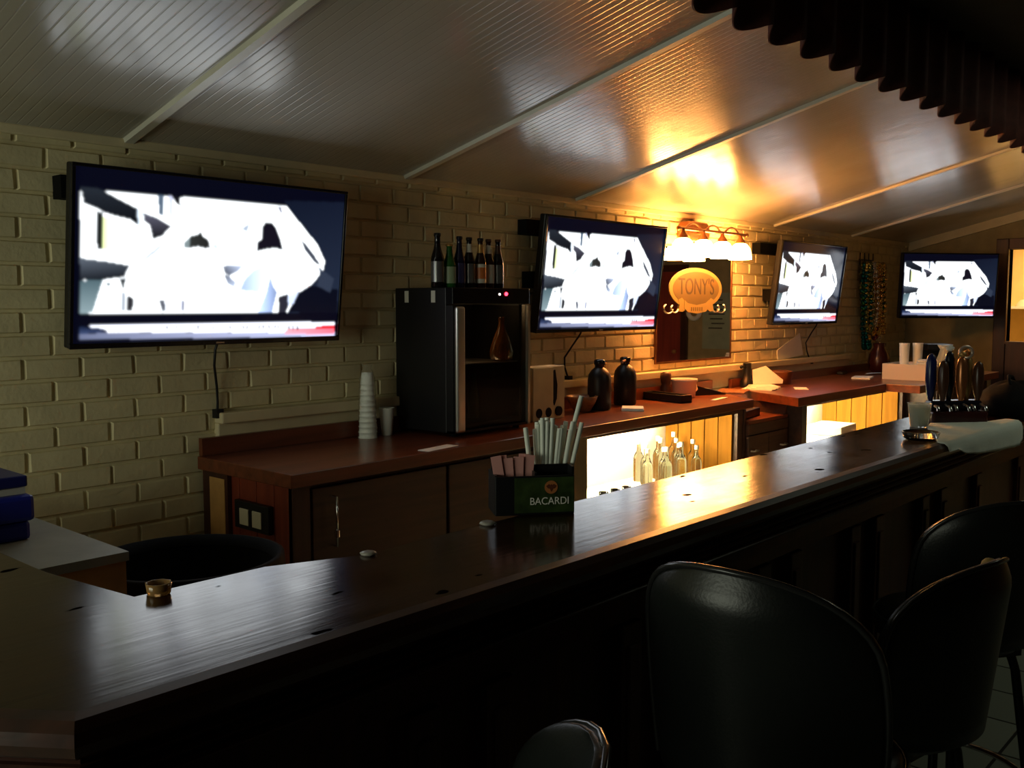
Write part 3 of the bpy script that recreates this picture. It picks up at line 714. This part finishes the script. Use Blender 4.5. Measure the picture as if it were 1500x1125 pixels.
MB().box(-.15,-.068,.0,.03,-.056,.305).build('flap', carton_m, t, bevel=.002)
MB().prism_y([(.055+.0,.29),(.075,.2),(.07,.12),(.05,.08),(.035,.12),(.033,.28)],-.062,-.0555).build('slit', hole_m, t)
for x in (-.10,-.015,.085):
    MB().prism_y(ell(.027,.028,x,.045,20),-.071,-.056).build('hole', hole_m, t)
solo('serving_bowl', MB().lathe([(.045,0),(.055,.006),(.085,.06),(.10,.098),(.095,.098),(.078,.06),(.05,.016),(.001,.012)],n=28), bowl_m, 'brown wooden bowl beside the black jugs', 'bowl', (4.74,3.66,.95))
def jug(label, x, y, spout):
    t = thing('drink_dispenser', label, 'dispenser', (x,y,.95), R(35), 'black shouldered jugs on the worktop')
    MB().lathe([(.07,0),(.076,.01),(.076,.19),(.07,.225),(.05,.255),(.03,.27)],n=28).build('body', black, t)
    MB().lathe([(.03,.265),(.03,.285),(.036,.29),(.036,.315),(.025,.322),(.001,.323)],n=20).build('pump_cap', black_gloss, t)
    if spout: MB().tube([(-.03,0,.300),(-.20,.02,.300)],.008,8).tube([(-.20,.02,.300),(-.205,.02,.288)],.007,8).build('spout', brown_m, t)
    return t
jug('left one of two black shouldered jugs, next to the wooden bowl', 4.90,3.645,False)
jug('right one of two black jugs, with brown spout pointing left', 5.26,3.70,True)
t = thing('napkin_stack', 'stack of white napkins at the worktop edge in front of the jugs', 'napkins', (5.02,3.47,.95), R(35))
MB().box(-.085,-.07,0,.085,.07,.012).build('napkins', white, t, bevel=.003)
MB().box(-.08,-.068,.0125,.086,.066,.018).build('top_napkin', white, t)
o = solo('utensil_tray', MB().box(-.055,-.19,0,.055,.19,.012).box(-.055,-.19,.012,-.045,.19,.055).box(.045,-.19,.012,.055,.19,.055).box(-.045,-.19,.012,.045,-.18,.055).box(-.045,.18,.012,.045,.19,.055), black, 'long black open tray left of the white tub', 'tray', (5.66,3.63,.95), R(-12), bevel=.003)
solo('stubby_bottle', MB().lathe([(.036,0),(.04,.01),(.04,.075),(.03,.095),(.034,.11),(.04,.15),(.038,.175),(.02,.185)],n=20), tapbrown, 'dark brown stubby bottle just behind the white tub', 'bottle', (5.86,3.765,.95))
t = thing('plastic_tub', 'round white plastic tub under the mirror', 'tub', (5.97,3.68,.95))
MB().lathe([(.075,0),(.08,.004),(.09,.115),(.097,.117),(.097,.135),(.091,.135),(.086,.12),(.077,.01),(.001,.008)],n=32).build('tub', tub_m, t)
MB().tube([(.088,0,.10),(.125,-.02,.095),(.13,-.03,.05),(.09,-.02,.025)],.008,8).build('handle', tub_m, t)
t = thing('check_folder', 'black tilted folder with a white card, right of the white tub', 'folder', (6.27,3.70,.95), R(-25))
MB().prism_y([(-.12,0),(.14,0),(.14,.006),(-.12,.075)],-.09,.09).build('folder', black, t)
o = MB().box(-.05,-.045,0,.07,.05,.003).build('card', white, t); o.location = (.06,-.02,.032); o.rotation_euler = (0,R(15),0)
solo('clipboard', MB().box(-.15,-.11,0,.15,.11,.012), bowl_m, 'brown board lying over the gap between the two worktops', 'board', (6.57,3.62,.951), R(20), bevel=.003)
solo('paper_strip', MB().box(-.12,-.02,0,.12,.02,.003), white, 'narrow paper strip at the right end of the cooler worktop', 'paper', (6.02,3.42,.95), R(10))
t = thing('paper_pile', 'loose pile of white papers at the left end of the wider worktop', 'papers', (6.98,3.60,.95), R(25))
for k in range(4):
    o = MB().box(-.17+.01*k,-.12,0,.15,.12-.015*k,.006).build('sheet', white, t); o.location = (.01*k,0,.0065*k); o.rotation_euler = (0,0,R(-8+9*k))
solo('menu_card', MB().prism_y([(-.13,0),(.13,0),(.14,.03),(.0,.15),(-.12,.12)],-.003,.003).xf(Matrix.Rotation(R(-18),4,'X')), white, 'bright white sheet standing up behind the paper pile', 'paper', (7.15,3.62,.977), R(-35))
t = thing('tape_dispenser', 'small black device with short arm behind the white papers', 'dispenser', (7.05,3.755,.95))
MB().lathe([(.055,0),(.055,.05),(.035,.07),(.033,.19),(.036,.195),(.001,.2)],n=20).build('body', black, t)
MB().tube([(-.03,0,.16),(-.11,-.01,.17)],.007,8).sphere((-.115,-.01,.17),.014,8,6).build('arm', black, t)
MB().box(.03,-.05,0,.13,.04,.09).build('base', black, t, bevel=.02)
solo('basket', MB().lathe([(.085,0),(.09,.004),(.11,.10),(.112,.11),(.104,.11),(.085,.012),(.001,.01)],n=24), brown_m, 'round brown basket behind the papers on the wider worktop', 'basket', (7.52,3.70,.95))
solo('paper_slip', MB().box(-.10,-.05,0,.10,.05,.004), white, 'small torn paper beside the brown basket', 'paper', (7.20,3.36,.95), R(30))
solo('paper_slip', MB().box(-.14,-.08,0,.14,.08,.012), white, 'folded paper alone on the wider worktop near the hanging beads', 'paper', (8.62,3.43,.95), R(15))
solo('paper_pennant', MB().prism_y([(7.78,1.22),(8.22,1.36),(8.30,1.16),(7.80,1.13)],W-.022,W-.016), white, 'pale kite shaped sheet on the brick wall under the third television', 'paper')
solo('remote_control', MB().box(-.10,-.03,0,.10,.03,.025), black, 'black remote control by the wall near the beads', 'remote', (9.0,3.78,.95), R(10), bevel=.006)
# far corner of the counter
t = thing('supply_box', 'beige open cardboard tray on the corner of the far worktop', 'box', (8.86,3.05,.95), R(0))
MB().box(-.22,-.21,0,.22,.21,.012).box(-.22,-.21,.012,-.212,.21,.14).box(.212,-.21,.012,.22,.21,.14).box(-.212,-.21,.012,.212,-.202,.14).box(-.212,.202,.012,.212,.21,.14).build('tray', tub_m, t)
MB().box(-.20,-.19,.012,.20,.19,.12).build('contents', white, t)
for k, (x, y, lab) in enumerate(((8.84,3.14,'left stack of white cups on the beige tray'),(8.95,3.06,'right stack of white cups on the beige tray'))):
    solo('cup_stack', MB().lathe([(.036,0),(.038,.004),(.045,.19),(.047,.20),(.001,.2)],n=18), foam, lab, 'cups', (x,y,1.07), group='cup stacks on the beige tray')
solo('coffee_maker', MB().box(-.12,-.12,0,.12,.12,.04).box(-.12,.02,.04,.12,.12,.3).box(-.12,-.12,.24,.12,.02,.3), black, 'black coffee machine behind the beige tray under the end television', 'coffee machine', (9.42,3.06,.95), R(-50), bevel=.01)
b = MB()
for k in range(3): b.box(-.12+.01*k,-.09,.02*k,.12,.09-.01*k,.02*k+.018)
solo('folded_towels', b, white, 'pale folded towels on top of the beige tray contents', 'towels', (8.80,2.93,1.07), R(20), bevel=.006)
solo('plastic_bag', MB().lathe([(.07,0),(.09,.05),(.085,.14),(.06,.2),(.045,.26),(.07,.30),(.001,.27)],n=12), mat('pale_bag', (.5,.52,.42), .4), 'pale slumped plastic bag on the counter behind the beer taps', 'bag', (9.2,2.90,.95))
solo('ceramic_jug', MB().lathe([(.08,0),(.12,.03),(.14,.11),(.12,.2),(.07,.27),(.08,.32),(.07,.32),(.06,.27),(.001,.26)],n=24), maroon_gloss, 'dark maroon jug on the worktop below the hanging beads', 'jug', (9.50,3.62,.95))
bpy.data.objects['ceramic_jug'].scale = (.78,.78,.9)
solo('wrench_opener', MB().tube([(-.1,0,.012),(0,.02,.012),(.1,0,.012)],.01,8), steel, 'metal opener lying in front of the maroon jug', 'opener', (9.05,3.5,.95), R(-20))
# hanging beads
t = thing('hook_rack', 'black wire hook rack on the brick wall holding strings of beads', 'rack', (9.70,W-.014,2.02))
b = MB(); b.tube([(-.18,-.01,.05),(.18,-.01,.05)],.006,6)
for x in (-.16,-.05,.06,.17): b.tube([(x,-.01,.12),(x,-.01,.0),(x,-.07,-.03),(x,-.10,.0)],.006,6)
b.build('wire', black, t)
rb = random.Random(11)
cols = ['green','gold','purple','teal','silver','red','olive']
place = ['by the wall','over the others','in the middle of the bunch']
n_ = 0
for k in range(20):
    ci = [6,1,2,0,6,1,3,4,0,1,2,6,1,3,1,0,6,4,1,1][k]
    hx0 = [-.16,-.05,.06,.17][k%4]; ln = rb.uniform(.34,.86)
    if ci == 3: ln = .85; hx0 = -.16
    wd = rb.uniform(.05,.095); yy = W-.05-.012-.016*(k//4)-.004*(k%2)
    b = MB(); N_ = int(ln*2/.036); rbd = .023
    for i in range(N_):
        u = 2*math.pi*i/N_; s_ = (1-math.cos(u))/2
        px = hx0+.05*s_+wd*math.sin(u)*(.35+.65*s_)+rb.uniform(-.012,.012)+.02*math.sin(u*2+k)
        b.sphere((9.70+px, yy-.016*math.sin(u)*.5+rb.uniform(-.004,.004), 2.03-ln*s_), rbd, 6, 4)
    solo('bead_necklace', b, beads[ci], 'string of shiny %s beads hanging from the wire rack' % cols[ci], 'beads', group='strings of %s beads on the rack' % cols[ci])

# clear bottles and a carton inside the lit cabinets
proto = thing('liquor_bottle', 'clear glass bottle standing in the lit cabinet left of the drawers', 'bottle', (5.3,3.5,.40), 0, 'clear bottles in the lit cabinet')
MB().lathe([(.034,0),(.037,.005),(.037,.15),(.03,.175),(.014,.2),(.013,.25)],n=16).build('glass', glass, proto)
MB().lathe([(.016,.245),(.016,.275),(.001,.276)],n=12).build('cap', foam, proto)
spots = [(5.38,3.44),(5.47,3.52),(5.56,3.44),(5.55,3.60),(5.66,3.52),(5.64,3.68),(5.75,3.60),(5.74,3.43),(5.84,3.68),(5.84,3.52),(5.40,3.62),(5.46,3.72),(5.30,3.54)]
for i, (x,y) in enumerate(spots):
    o = proto if i == 0 else dup(proto)
    o.location = (x,y,.40); k = [1,.92,1.05,1.1,.95,1.08,1.02,.9,1.12,.98,1.,1.06,.95][i]; o.scale = (1,1,k)
for k, x in enumerate((4.62,4.74,4.86)):
    solo('shot_glass', MB().lathe([(.025,0),(.03,.09),(.028,.09),(.022,.01),(.001,.01)],n=16), glass, ['leftmost','middle','rightmost'][k]+' of three small glasses low in the lit cabinet', 'glass', (x,3.40,.40), group='small glasses in the lit cabinet')
t = thing('white_carton', 'white carton inside the lit cabinet right of the drawers', 'carton', (7.75,3.40,.34))
MB().box(-.5,-.2,0,.5,.2,.17).build('body', white, t, bevel=.003)
b = MB()
for k in range(5): b.box(-.42+.18*k,-.2008,.04+.02*(k%2),-.36+.18*k,-.2002,.05+.02*(k%2))
b.build('print', ink, t)
solo('takeout_box', MB().box(-.2,-.15,0,.2,.15,.08), foam, 'white foam box on top of the carton in the right lit cabinet', 'box', (7.95,3.42,.511), R(5), bevel=.008)

# ------------------------------------------------------------------ behind the bar, left
t = thing('chest_cabinet', 'low chest with grey top and tan side behind the bar return', 'chest', (.98,2.9,0))
MB().box(.765,2.49,.02,1.20,3.60,.925).build('body', tan_side, t, world=True)
MB().box(.762,2.483,.925,1.206,3.61,.95).build('top', grey_top, t, world=True)
t = thing('dish_tub', 'blue plastic tub with lid on the grey topped chest', 'tub', (.94,3.06,.95))
MB().prism([(-.15,-.24),(.145,-.24),(.155,.12),(-.15,.12)],0,.055).prism([(-.15,-.25),(.155,-.25),(.16,.13),(-.15,.13)],.055,.13).build('tub', blue, t, bevel=.012)
MB().box(-.15,-.22,.131,.14,.12,.15).build('liner', label_w, t)
o = MB().box(-.15,-.23,.152,.145,.14,.185).build('lid', blue_dark, t, bevel=.006)
t = thing('trash_barrel', 'round black trash barrel between the chest and the counter end', 'barrel', (1.62,2.92,.0)); t.scale = (1,1,1.045)
MB().lathe([(.26,0),(.27,.02),(.30,.68),(.315,.70),(.315,.73),(.30,.735),(.28,.70),(.25,.30),(.001,.28)],n=36).build('barrel', black_matte, t)
MB().lathe([(.318,.64),(.322,.70),(.318,.742),(.30,.745),(.282,.71)],n=36,cap=False).build('bag_rim', black_matte, t)
solo('ashtray', MB().lathe([(.032,0),(.036,.004),(.04,.03),(.034,.03),(.03,.01),(.001,.008)],n=8), mat('amber_glass', (.5,.28,.1), .1, trans=.5), 'small glass ashtray at the inner corner of the bar', 'ashtray', (.83,1.60,1.10))
bpy.data.objects['ashtray'].scale = (.6,.6,.7)
solo('crumpled_wrapper', MB().lathe([(.014,0),(.022,.004),(.014,.009),(.001,.007)],n=7), rag, 'crumpled pale wrapper at the bar edge left of the caddy', 'wrapper', (1.62,1.53,1.10))
solo('crumpled_wrapper', MB().lathe([(.012,0),(.02,.004),(.012,.008),(.001,.006)],n=6), rag, 'crumpled pale wrapper on the bar edge past the notch', 'wrapper', (1.255,1.527,1.10))

# ------------------------------------------------------------------ caddy on the bar
t = thing('bar_caddy', 'black and green BACARDI bar caddy standing on the bar', 'caddy', (1.775,1.515,1.10), R(-38))
MB().box(-.10,0,0,.10,.006,.098).build('front_plate', black, t, bevel=.002)
MB().box(-.10,.006,0,-.094,.11,.10).box(.094,.006,0,.10,.11,.118).box(-.094,.104,0,.094,.11,.118).box(-.094,.006,0,.094,.104,.006).box(.005,.05,.006,.094,.054,.118).box(-.0,.006,.006,.005,.104,.105).build('compartments', black, t)
lg = mat('dark_green_print', (.028,.05,.012), .45, var=.5, vscale=30)
MB().box(-.052,-.0012,.006,.098,-.0002,.094).build('green_panel', lg, t)
text('lettering', 'BACARDI', .026, white, t, (.036,-.002,.034), (R(90),0,0), extrude=.0004, sx=.92)
e = MB().prism_y(ell(.0165,.0165,.040,.069,28),-.0022,-.0014).build('emblem_disc', mat('emblem_orange', (.45,.16,.05), .4), t)
MB().prism_y([(.027,.072),(.034,.077),(.038,.073),(.040,.077),(.042,.073),(.046,.077),(.053,.072),(.048,.066),(.044,.066),(.040,.058),(.036,.066),(.032,.066)],-.003,-.0023).build('emblem_bat', mat('emblem_brown', (.12,.03,.012), .5), e)
cM = Matrix.Translation((1.775,1.515,1.10)) @ Matrix.Rotation(R(-38),4,'Z')
ps = random.Random(4)
for k in range(7):
    lx = -.072+.0085*k; tl = R(-9+2.6*k)
    b = MB().box(-.013,-.001,0,.013,.001,.135+.006*math.sin(k*1.3+1)).xf(cM @ Matrix.Translation((lx,.03+.004*(k%2)+.002*k,.0065)) @ Matrix.Rotation(tl,4,'Y'))
    solo('sweetener_packet', b, pink, 'pink paper packet in the left compartment of the BACARDI caddy', 'packet', group='pink packets in the caddy')
sl = [(.013,-7,.205)]+[(.026+.0042*k,-3+1.15*k,.205+.018*math.sin(k*.5)-.0012*abs(k-6)+.006*((k*7)%3)) for k in range(15)]+[(.030+.005*k,-2+1.6*k,.21+.01*math.sin(k)) for k in range(9)]+[(.062,15,.29)]
for k, (lx,tl,ln) in enumerate(sl):
    b = MB().tube([(0,0,0),(0,0,ln*.96),(0,0,ln)],[.0062,.0062,.0058],8).xf(cM @ Matrix.Translation((lx,[.066,.081,.094][k%3],.0065)) @ Matrix.Rotation(R(tl),4,'Y'))
    lab = 'white straw bundled upright in the right compartment of the BACARDI caddy'; g = 'white straws in the caddy'
    if k == 0: lab = 'white straw leaning left, apart from the bundle in the caddy'
    if k == len(sl)-1: lab = 'longest white straw, sticking out above the bundle in the caddy'
    solo('straw', b, straw_m, lab, 'straw', group=g)

# ------------------------------------------------------------------ beer taps, cup, bag at the far end of the bar
t = thing('beer_tap_tower', 'beer tap tower with dark handles at the far end of the bar', 'beer taps', (4.42,1.345,1.10), R(-40))
MB().box(-.13,-.05,0,.13,.06,.055).build('drip_base', maroon_gloss, t, bevel=.008)
MB().box(-.12,-.02,.055,.12,.04,.10).build('manifold', tapdark, t, bevel=.01)
hd = [(-.105,tapblue,.25),(-.062,tapbrown,.22),(-.018,tapdark,.26),(.025,copper,.235),(.066,tapgold,.24),(.105,tapbrown,.215)]
for k, (x, m_, h) in enumerate(hd):
    y = -.005 if k % 2 else .02
    h_ = MB().lathe([(.010,.095),(.012,.11),(.018,.13),(.024,.165+.02),(.022,h+.02),(.016,h+.045),(.006,h+.055),(.001,h+.056)],(x,y,0),14).build('tap_handle', m_, t)
    MB().tube([(x,y-.02,.08),(x,y-.06,.075),(x,y-.065,.058)],.008,8).build('spout', chrome, t)
    if k in (2,3,4): MB().lathe([(.004,h+.055),(.016,h+.06),(.018,h+.072),(.001,h+.083)],(x,y,0),12).build('finial', (tapgold if k != 2 else white), h_)
q = [(.045+.030*math.cos(a), .0, .31+.026*math.sin(a)) for a in np.linspace(0,2*math.pi,20)[:-1]]
MB().tube(q,.007,8,True).build('ring_ornament', mat('pale_metal', (.6,.48,.4), .35, .6), t)
t = thing('plastic_cup', 'clear plastic cup of pale drink on the bar before the taps', 'cup', (4.17,1.41,1.10))
MB().lathe([(.034,0),(.036,.003),(.048,.10),(.050,.102),(.046,.1),(.034,.006),(.001,.006)],n=24).build('cup', clearp, t)
MB().lathe([(.032,.008),(.044,.088),(.001,.088)],n=24).build('drink', mat('pale_drink', (.85,.8,.45), .3, trans=.2), t)
solo('glass_dish', MB().lathe([(.05,0),(.062,.006),(.07,.03),(.066,.032),(.056,.012),(.001,.01)],n=24), glass, 'low clear glass dish on the bar in front of the cup', 'dish', (3.78,1.27,1.10))
b = MB(); rings = []
for i, (zz, rx, ry) in enumerate([(0,.20,.15),(.02,.26,.19),(.07,.28,.2),(.12,.25,.18),(.16,.2,.14),(.19,.13,.09),(.205,.04,.03)]):
    rings.append([(rx*math.cos(2*math.pi*k/20)*(1+.05*math.sin(3*k+i)), ry*math.sin(2*math.pi*k/20)*(1+.04*math.cos(2*k+i)), zz+ .012*math.sin(k*.9+i)*(i > 0)) for k in range(20)])
vs = [p for r_ in rings for p in r_]; fs = [(i*20+k,i*20+(k+1)%20,(i+1)*20+(k+1)%20,(i+1)*20+k) for i in range(6) for k in range(20)]
fs += [tuple(range(19,-1,-1)), tuple(range(120,140))]
t = thing('handbag', 'slouching black bag on the bar, cut off by the right frame edge', 'bag', (4.90,1.23,1.10), R(10))
t.scale = (.70,.78,.80)
b.add(vs, fs, True).build('bag', black_matte, t, subd=1)
MB().tube([(-.14,0,.17),(-.12,.02,.215),(0,.03,.23),(.12,.02,.22),(.14,0,.17)],.011,8).build('strap', black_matte, t)

# cloth draped over the bar edge
b = MB(); bx = [3.69,3.77,3.87,4.0,4.12,4.28,4.40,4.5,4.6,4.66]; yb = [1.178,1.21,1.25,1.31,1.36,1.40,1.30,1.235,1.21,1.20]; zb = [1.095,1.078,1.05,1.034,1.024,1.014,1.008,1.002,1.0,1.02]
xs = np.linspace(3.69,4.66,34); YB = np.interp(xs,bx,yb); ZB = np.interp(xs,bx,zb); vs = []; m_ = 14
for x, y0, z0 in zip(xs,YB,ZB):
    e = 1.172-.022*(x-3.44)/3.56
    w = .003*math.sin(x*31)+.002*math.sin(x*57+1)
    for k in range(6): u = k/5; vs.append((x, y0+(e+.002-y0)*u, 1.1065+abs(w)*math.sin(math.pi*u)))
    vs.append((x,e-.018,1.1055)); vs.append((x,e-.031,1.095)); vs.append((x,e-.036,1.078))
    for k in range(1,6): u = k/5; vs.append((x, e-.037-abs(w)*u*1.5, min(1.078,1.078+(min(z0,1.076)-1.078)*u)))
fs = [(i*m_+k,i*m_+k+1,(i+1)*m_+k+1,(i+1)*m_+k) for i in range(33) for k in range(m_-1)]
b.add(vs, fs, True)
o = solo('bar_cloth', b, mat('pale_cloth', (.84,.90,.80), .85, var=.05, bump=.15, bscale=200), 'pale grey green cloth draped over the bar edge in front of the beer taps', 'cloth')
md = o.modifiers.new('solid', 'SOLIDIFY'); md.thickness = .003; md.offset = 0

# ------------------------------------------------------------------ bar stools
def make_stool():
    root = thing('bar_stool', '', 'stool')
    # seat faces +y, origin on the floor under the seat centre
    n = 28; b = MB()
    pr = [(.10,.665),(.19,.67),(.205,.69),(.205,.725),(.19,.745),(.12,.755),(.001,.758)]
    b.lathe(pr, n=n).build('seat', vinyl, root)
    ring = [(.205*math.cos(2*math.pi*k/32),.205*math.sin(2*math.pi*k/32),.728) for k in range(32)]
    MB().tube(ring,.006,6,True).build('seat_piping', piping_m, root)
    # curved back shell with rounded shoulders
    nu, nv = 33, 18; hw = .225; z0, z1 = .70, 1.12
    def pt(u, v, off):
        # u -1..1 across, v 0..1 up; superellipse outline
        zc = z0+(z1-z0)*v
        wv = hw*(.93+.07*math.sin(math.pi*min(1,v*1.15)))
        if v > .62:
            q = (v-.62)/.38; wv *= (1-q**2.6)**(1/2.2)*.999+.001
        x = u*wv
        y = -.20+.42*x*x/.2-.055*v + off
        return Vector((x, y, zc+.0))
    vs = []; fs = []
    V = [1-(1-i/(nv-1))**1.7 for i in range(nv)]
    for side in (0,1):
        for v in V:
            for i in range(nu):
                u = -1+2*i/(nu-1); edge = max(0,1-abs(u)**6)*min(1,(1-v)*7)
                th = .006+.026*edge
                vs.append(tuple(pt(u, v, th if side else -th)))
    for s_ in (0,1):
        o = s_*nu*nv
        for j in range(nv-1):
            for i in range(nu-1):
                q = (o+j*nu+i,o+j*nu+i+1,o+(j+1)*nu+i+1,o+(j+1)*nu+i); fs.append(q if s_ else q[::-1])
    bd = [j*nu for j in range(nv)]+[(nv-1)*nu+i for i in range(1,nu)]+[j*nu+nu-1 for j in range(nv-2,-1,-1)]+[i for i in range(nu-2,0,-1)]
    for a, c in zip(bd, bd[1:]+bd[:1]): fs.append((a, c, c+nu*nv, a+nu*nv))
    m = MB(); m.add(vs, fs, True); m.build('back_shell', vinyl, root)
    # piping round the outline of the outer face
    outline = [pt(-1,v,-.008) for v in V]+[pt(1,v,-.008) for v in V[::-1]]
    MB().tube([p+Vector((0,-.002,0)) for p in outline],.006,8).build('back_piping', piping_m, root)
    MB().lathe([(.05,.63),(.05,.665)],n=16).box(-.14,-.14,.645,.14,.14,.665).build('swivel_plate', black, root)
    for sx in (-1,1):
        for sy in (-1,1):
            MB().tube([(sx*.12,sy*.12,.645),(sx*.13,sy*.13,.6),(sx*.185,sy*.185,.012),(sx*.185,sy*.185,0)],[.013,.013,.013,.015],10).build('leg', black, root)
    rg = [(.235*math.cos(2*math.pi*k/32),.235*math.sin(2*math.pi*k/32),.25) for k in range(32)]
    MB().tube(rg,.009,8,True).build('foot_ring', chrome, root)
    return root
st0 = make_stool()
def put_stool(first, bx, by, th, s_, label):
    # bx,by: where the back stands; th: degrees clockwise the back's width direction turns from +x
    r = st0 if first else dup(st0)
    a = R(th); face = Vector((math.sin(a), math.cos(a)))
    c = Vector((bx,by))+face*.235*s_
    r.location = (c.x,c.y,0); r.rotation_euler = (0,0,-a); r.scale = (s_,s_,s_)
    r['label'] = label; r['group'] = 'bar stools along the bar'
    return r
put_stool(True, 1.455,.795,89,1.044,'black vinyl bar stool with broad upright back, largest in view')
s2 = put_stool(False, 2.165,.59,10,.96,'black vinyl bar stool with torn corner, right of the largest stool')
MB().sphere((.185,-.165,1.06),.02,10,6).xf(Matrix.Scale(1,4)).build('torn_corner', torn, s2)  # gold highlight at the torn vinyl corner, put in as a coloured blob
put_stool(False, 2.74,.68,34,.985,'black vinyl bar stool farthest along the bar, behind the torn one')
put_stool(False, .915,.70,-39,.955,'black vinyl bar stool nearest the camera, only its top edge in view')

# ------------------------------------------------------------------ light
def area(name, loc, rot, sx, sy, power, col):
    l = bpy.data.lights.new(name, 'AREA'); l.shape = 'RECTANGLE'; l.size = sx; l.size_y = sy; l.energy = power; l.color = col
    o = bpy.data.objects.new(name, l); C.objects.link(o); o.location = loc; o.rotation_euler = rot
    return o
area('window_daylight', (XL-.25,2.3,1.5), (0,R(-90),0), 1.0, 2.0, 36, (.95,1,.78))
area('kitchen_ceiling_lamp', (kx+.5,2.6,2.48), (0,0,0), .5, .5, 30, (1,.72,.33))
area('room_ceiling_lamp', (5.1,.25,2.69), (0,0,0), .5, .5, 5, (.92,1,.78))
area('cooler_fill', (3.64,3.62,1.645), (0,0,0), .3, .1, .5, (1,.62,.3))  # added fill inside the cooler, no lamp seen there; brings out the amber shape
w = bpy.data.worlds.new('world'); w.use_nodes = True; sc.world = w
w.node_tree.nodes['Background'].inputs[0].default_value = (.5,.6,.7,1); w.node_tree.nodes['Background'].inputs[1].default_value = .03

# ------------------------------------------------------------------ camera
cd = bpy.data.cameras.new('camera'); cam = bpy.data.objects.new('camera', cd); C.objects.link(cam)
cd.sensor_width = 36; cd.lens = 1400/1500*36; cd.clip_start = .05
cam.location = (0,0,1.62); cam.rotation_euler = (R(90)-math.atan((562.5-446)/1400), 0, -R(48.11))
sc.camera = cam
vs_ = sc.view_settings; vs_.view_transform = 'Standard'; vs_.look = 'None'; vs_.gamma = 1; vs_.exposure = 0; vs_.use_curve_mapping = False
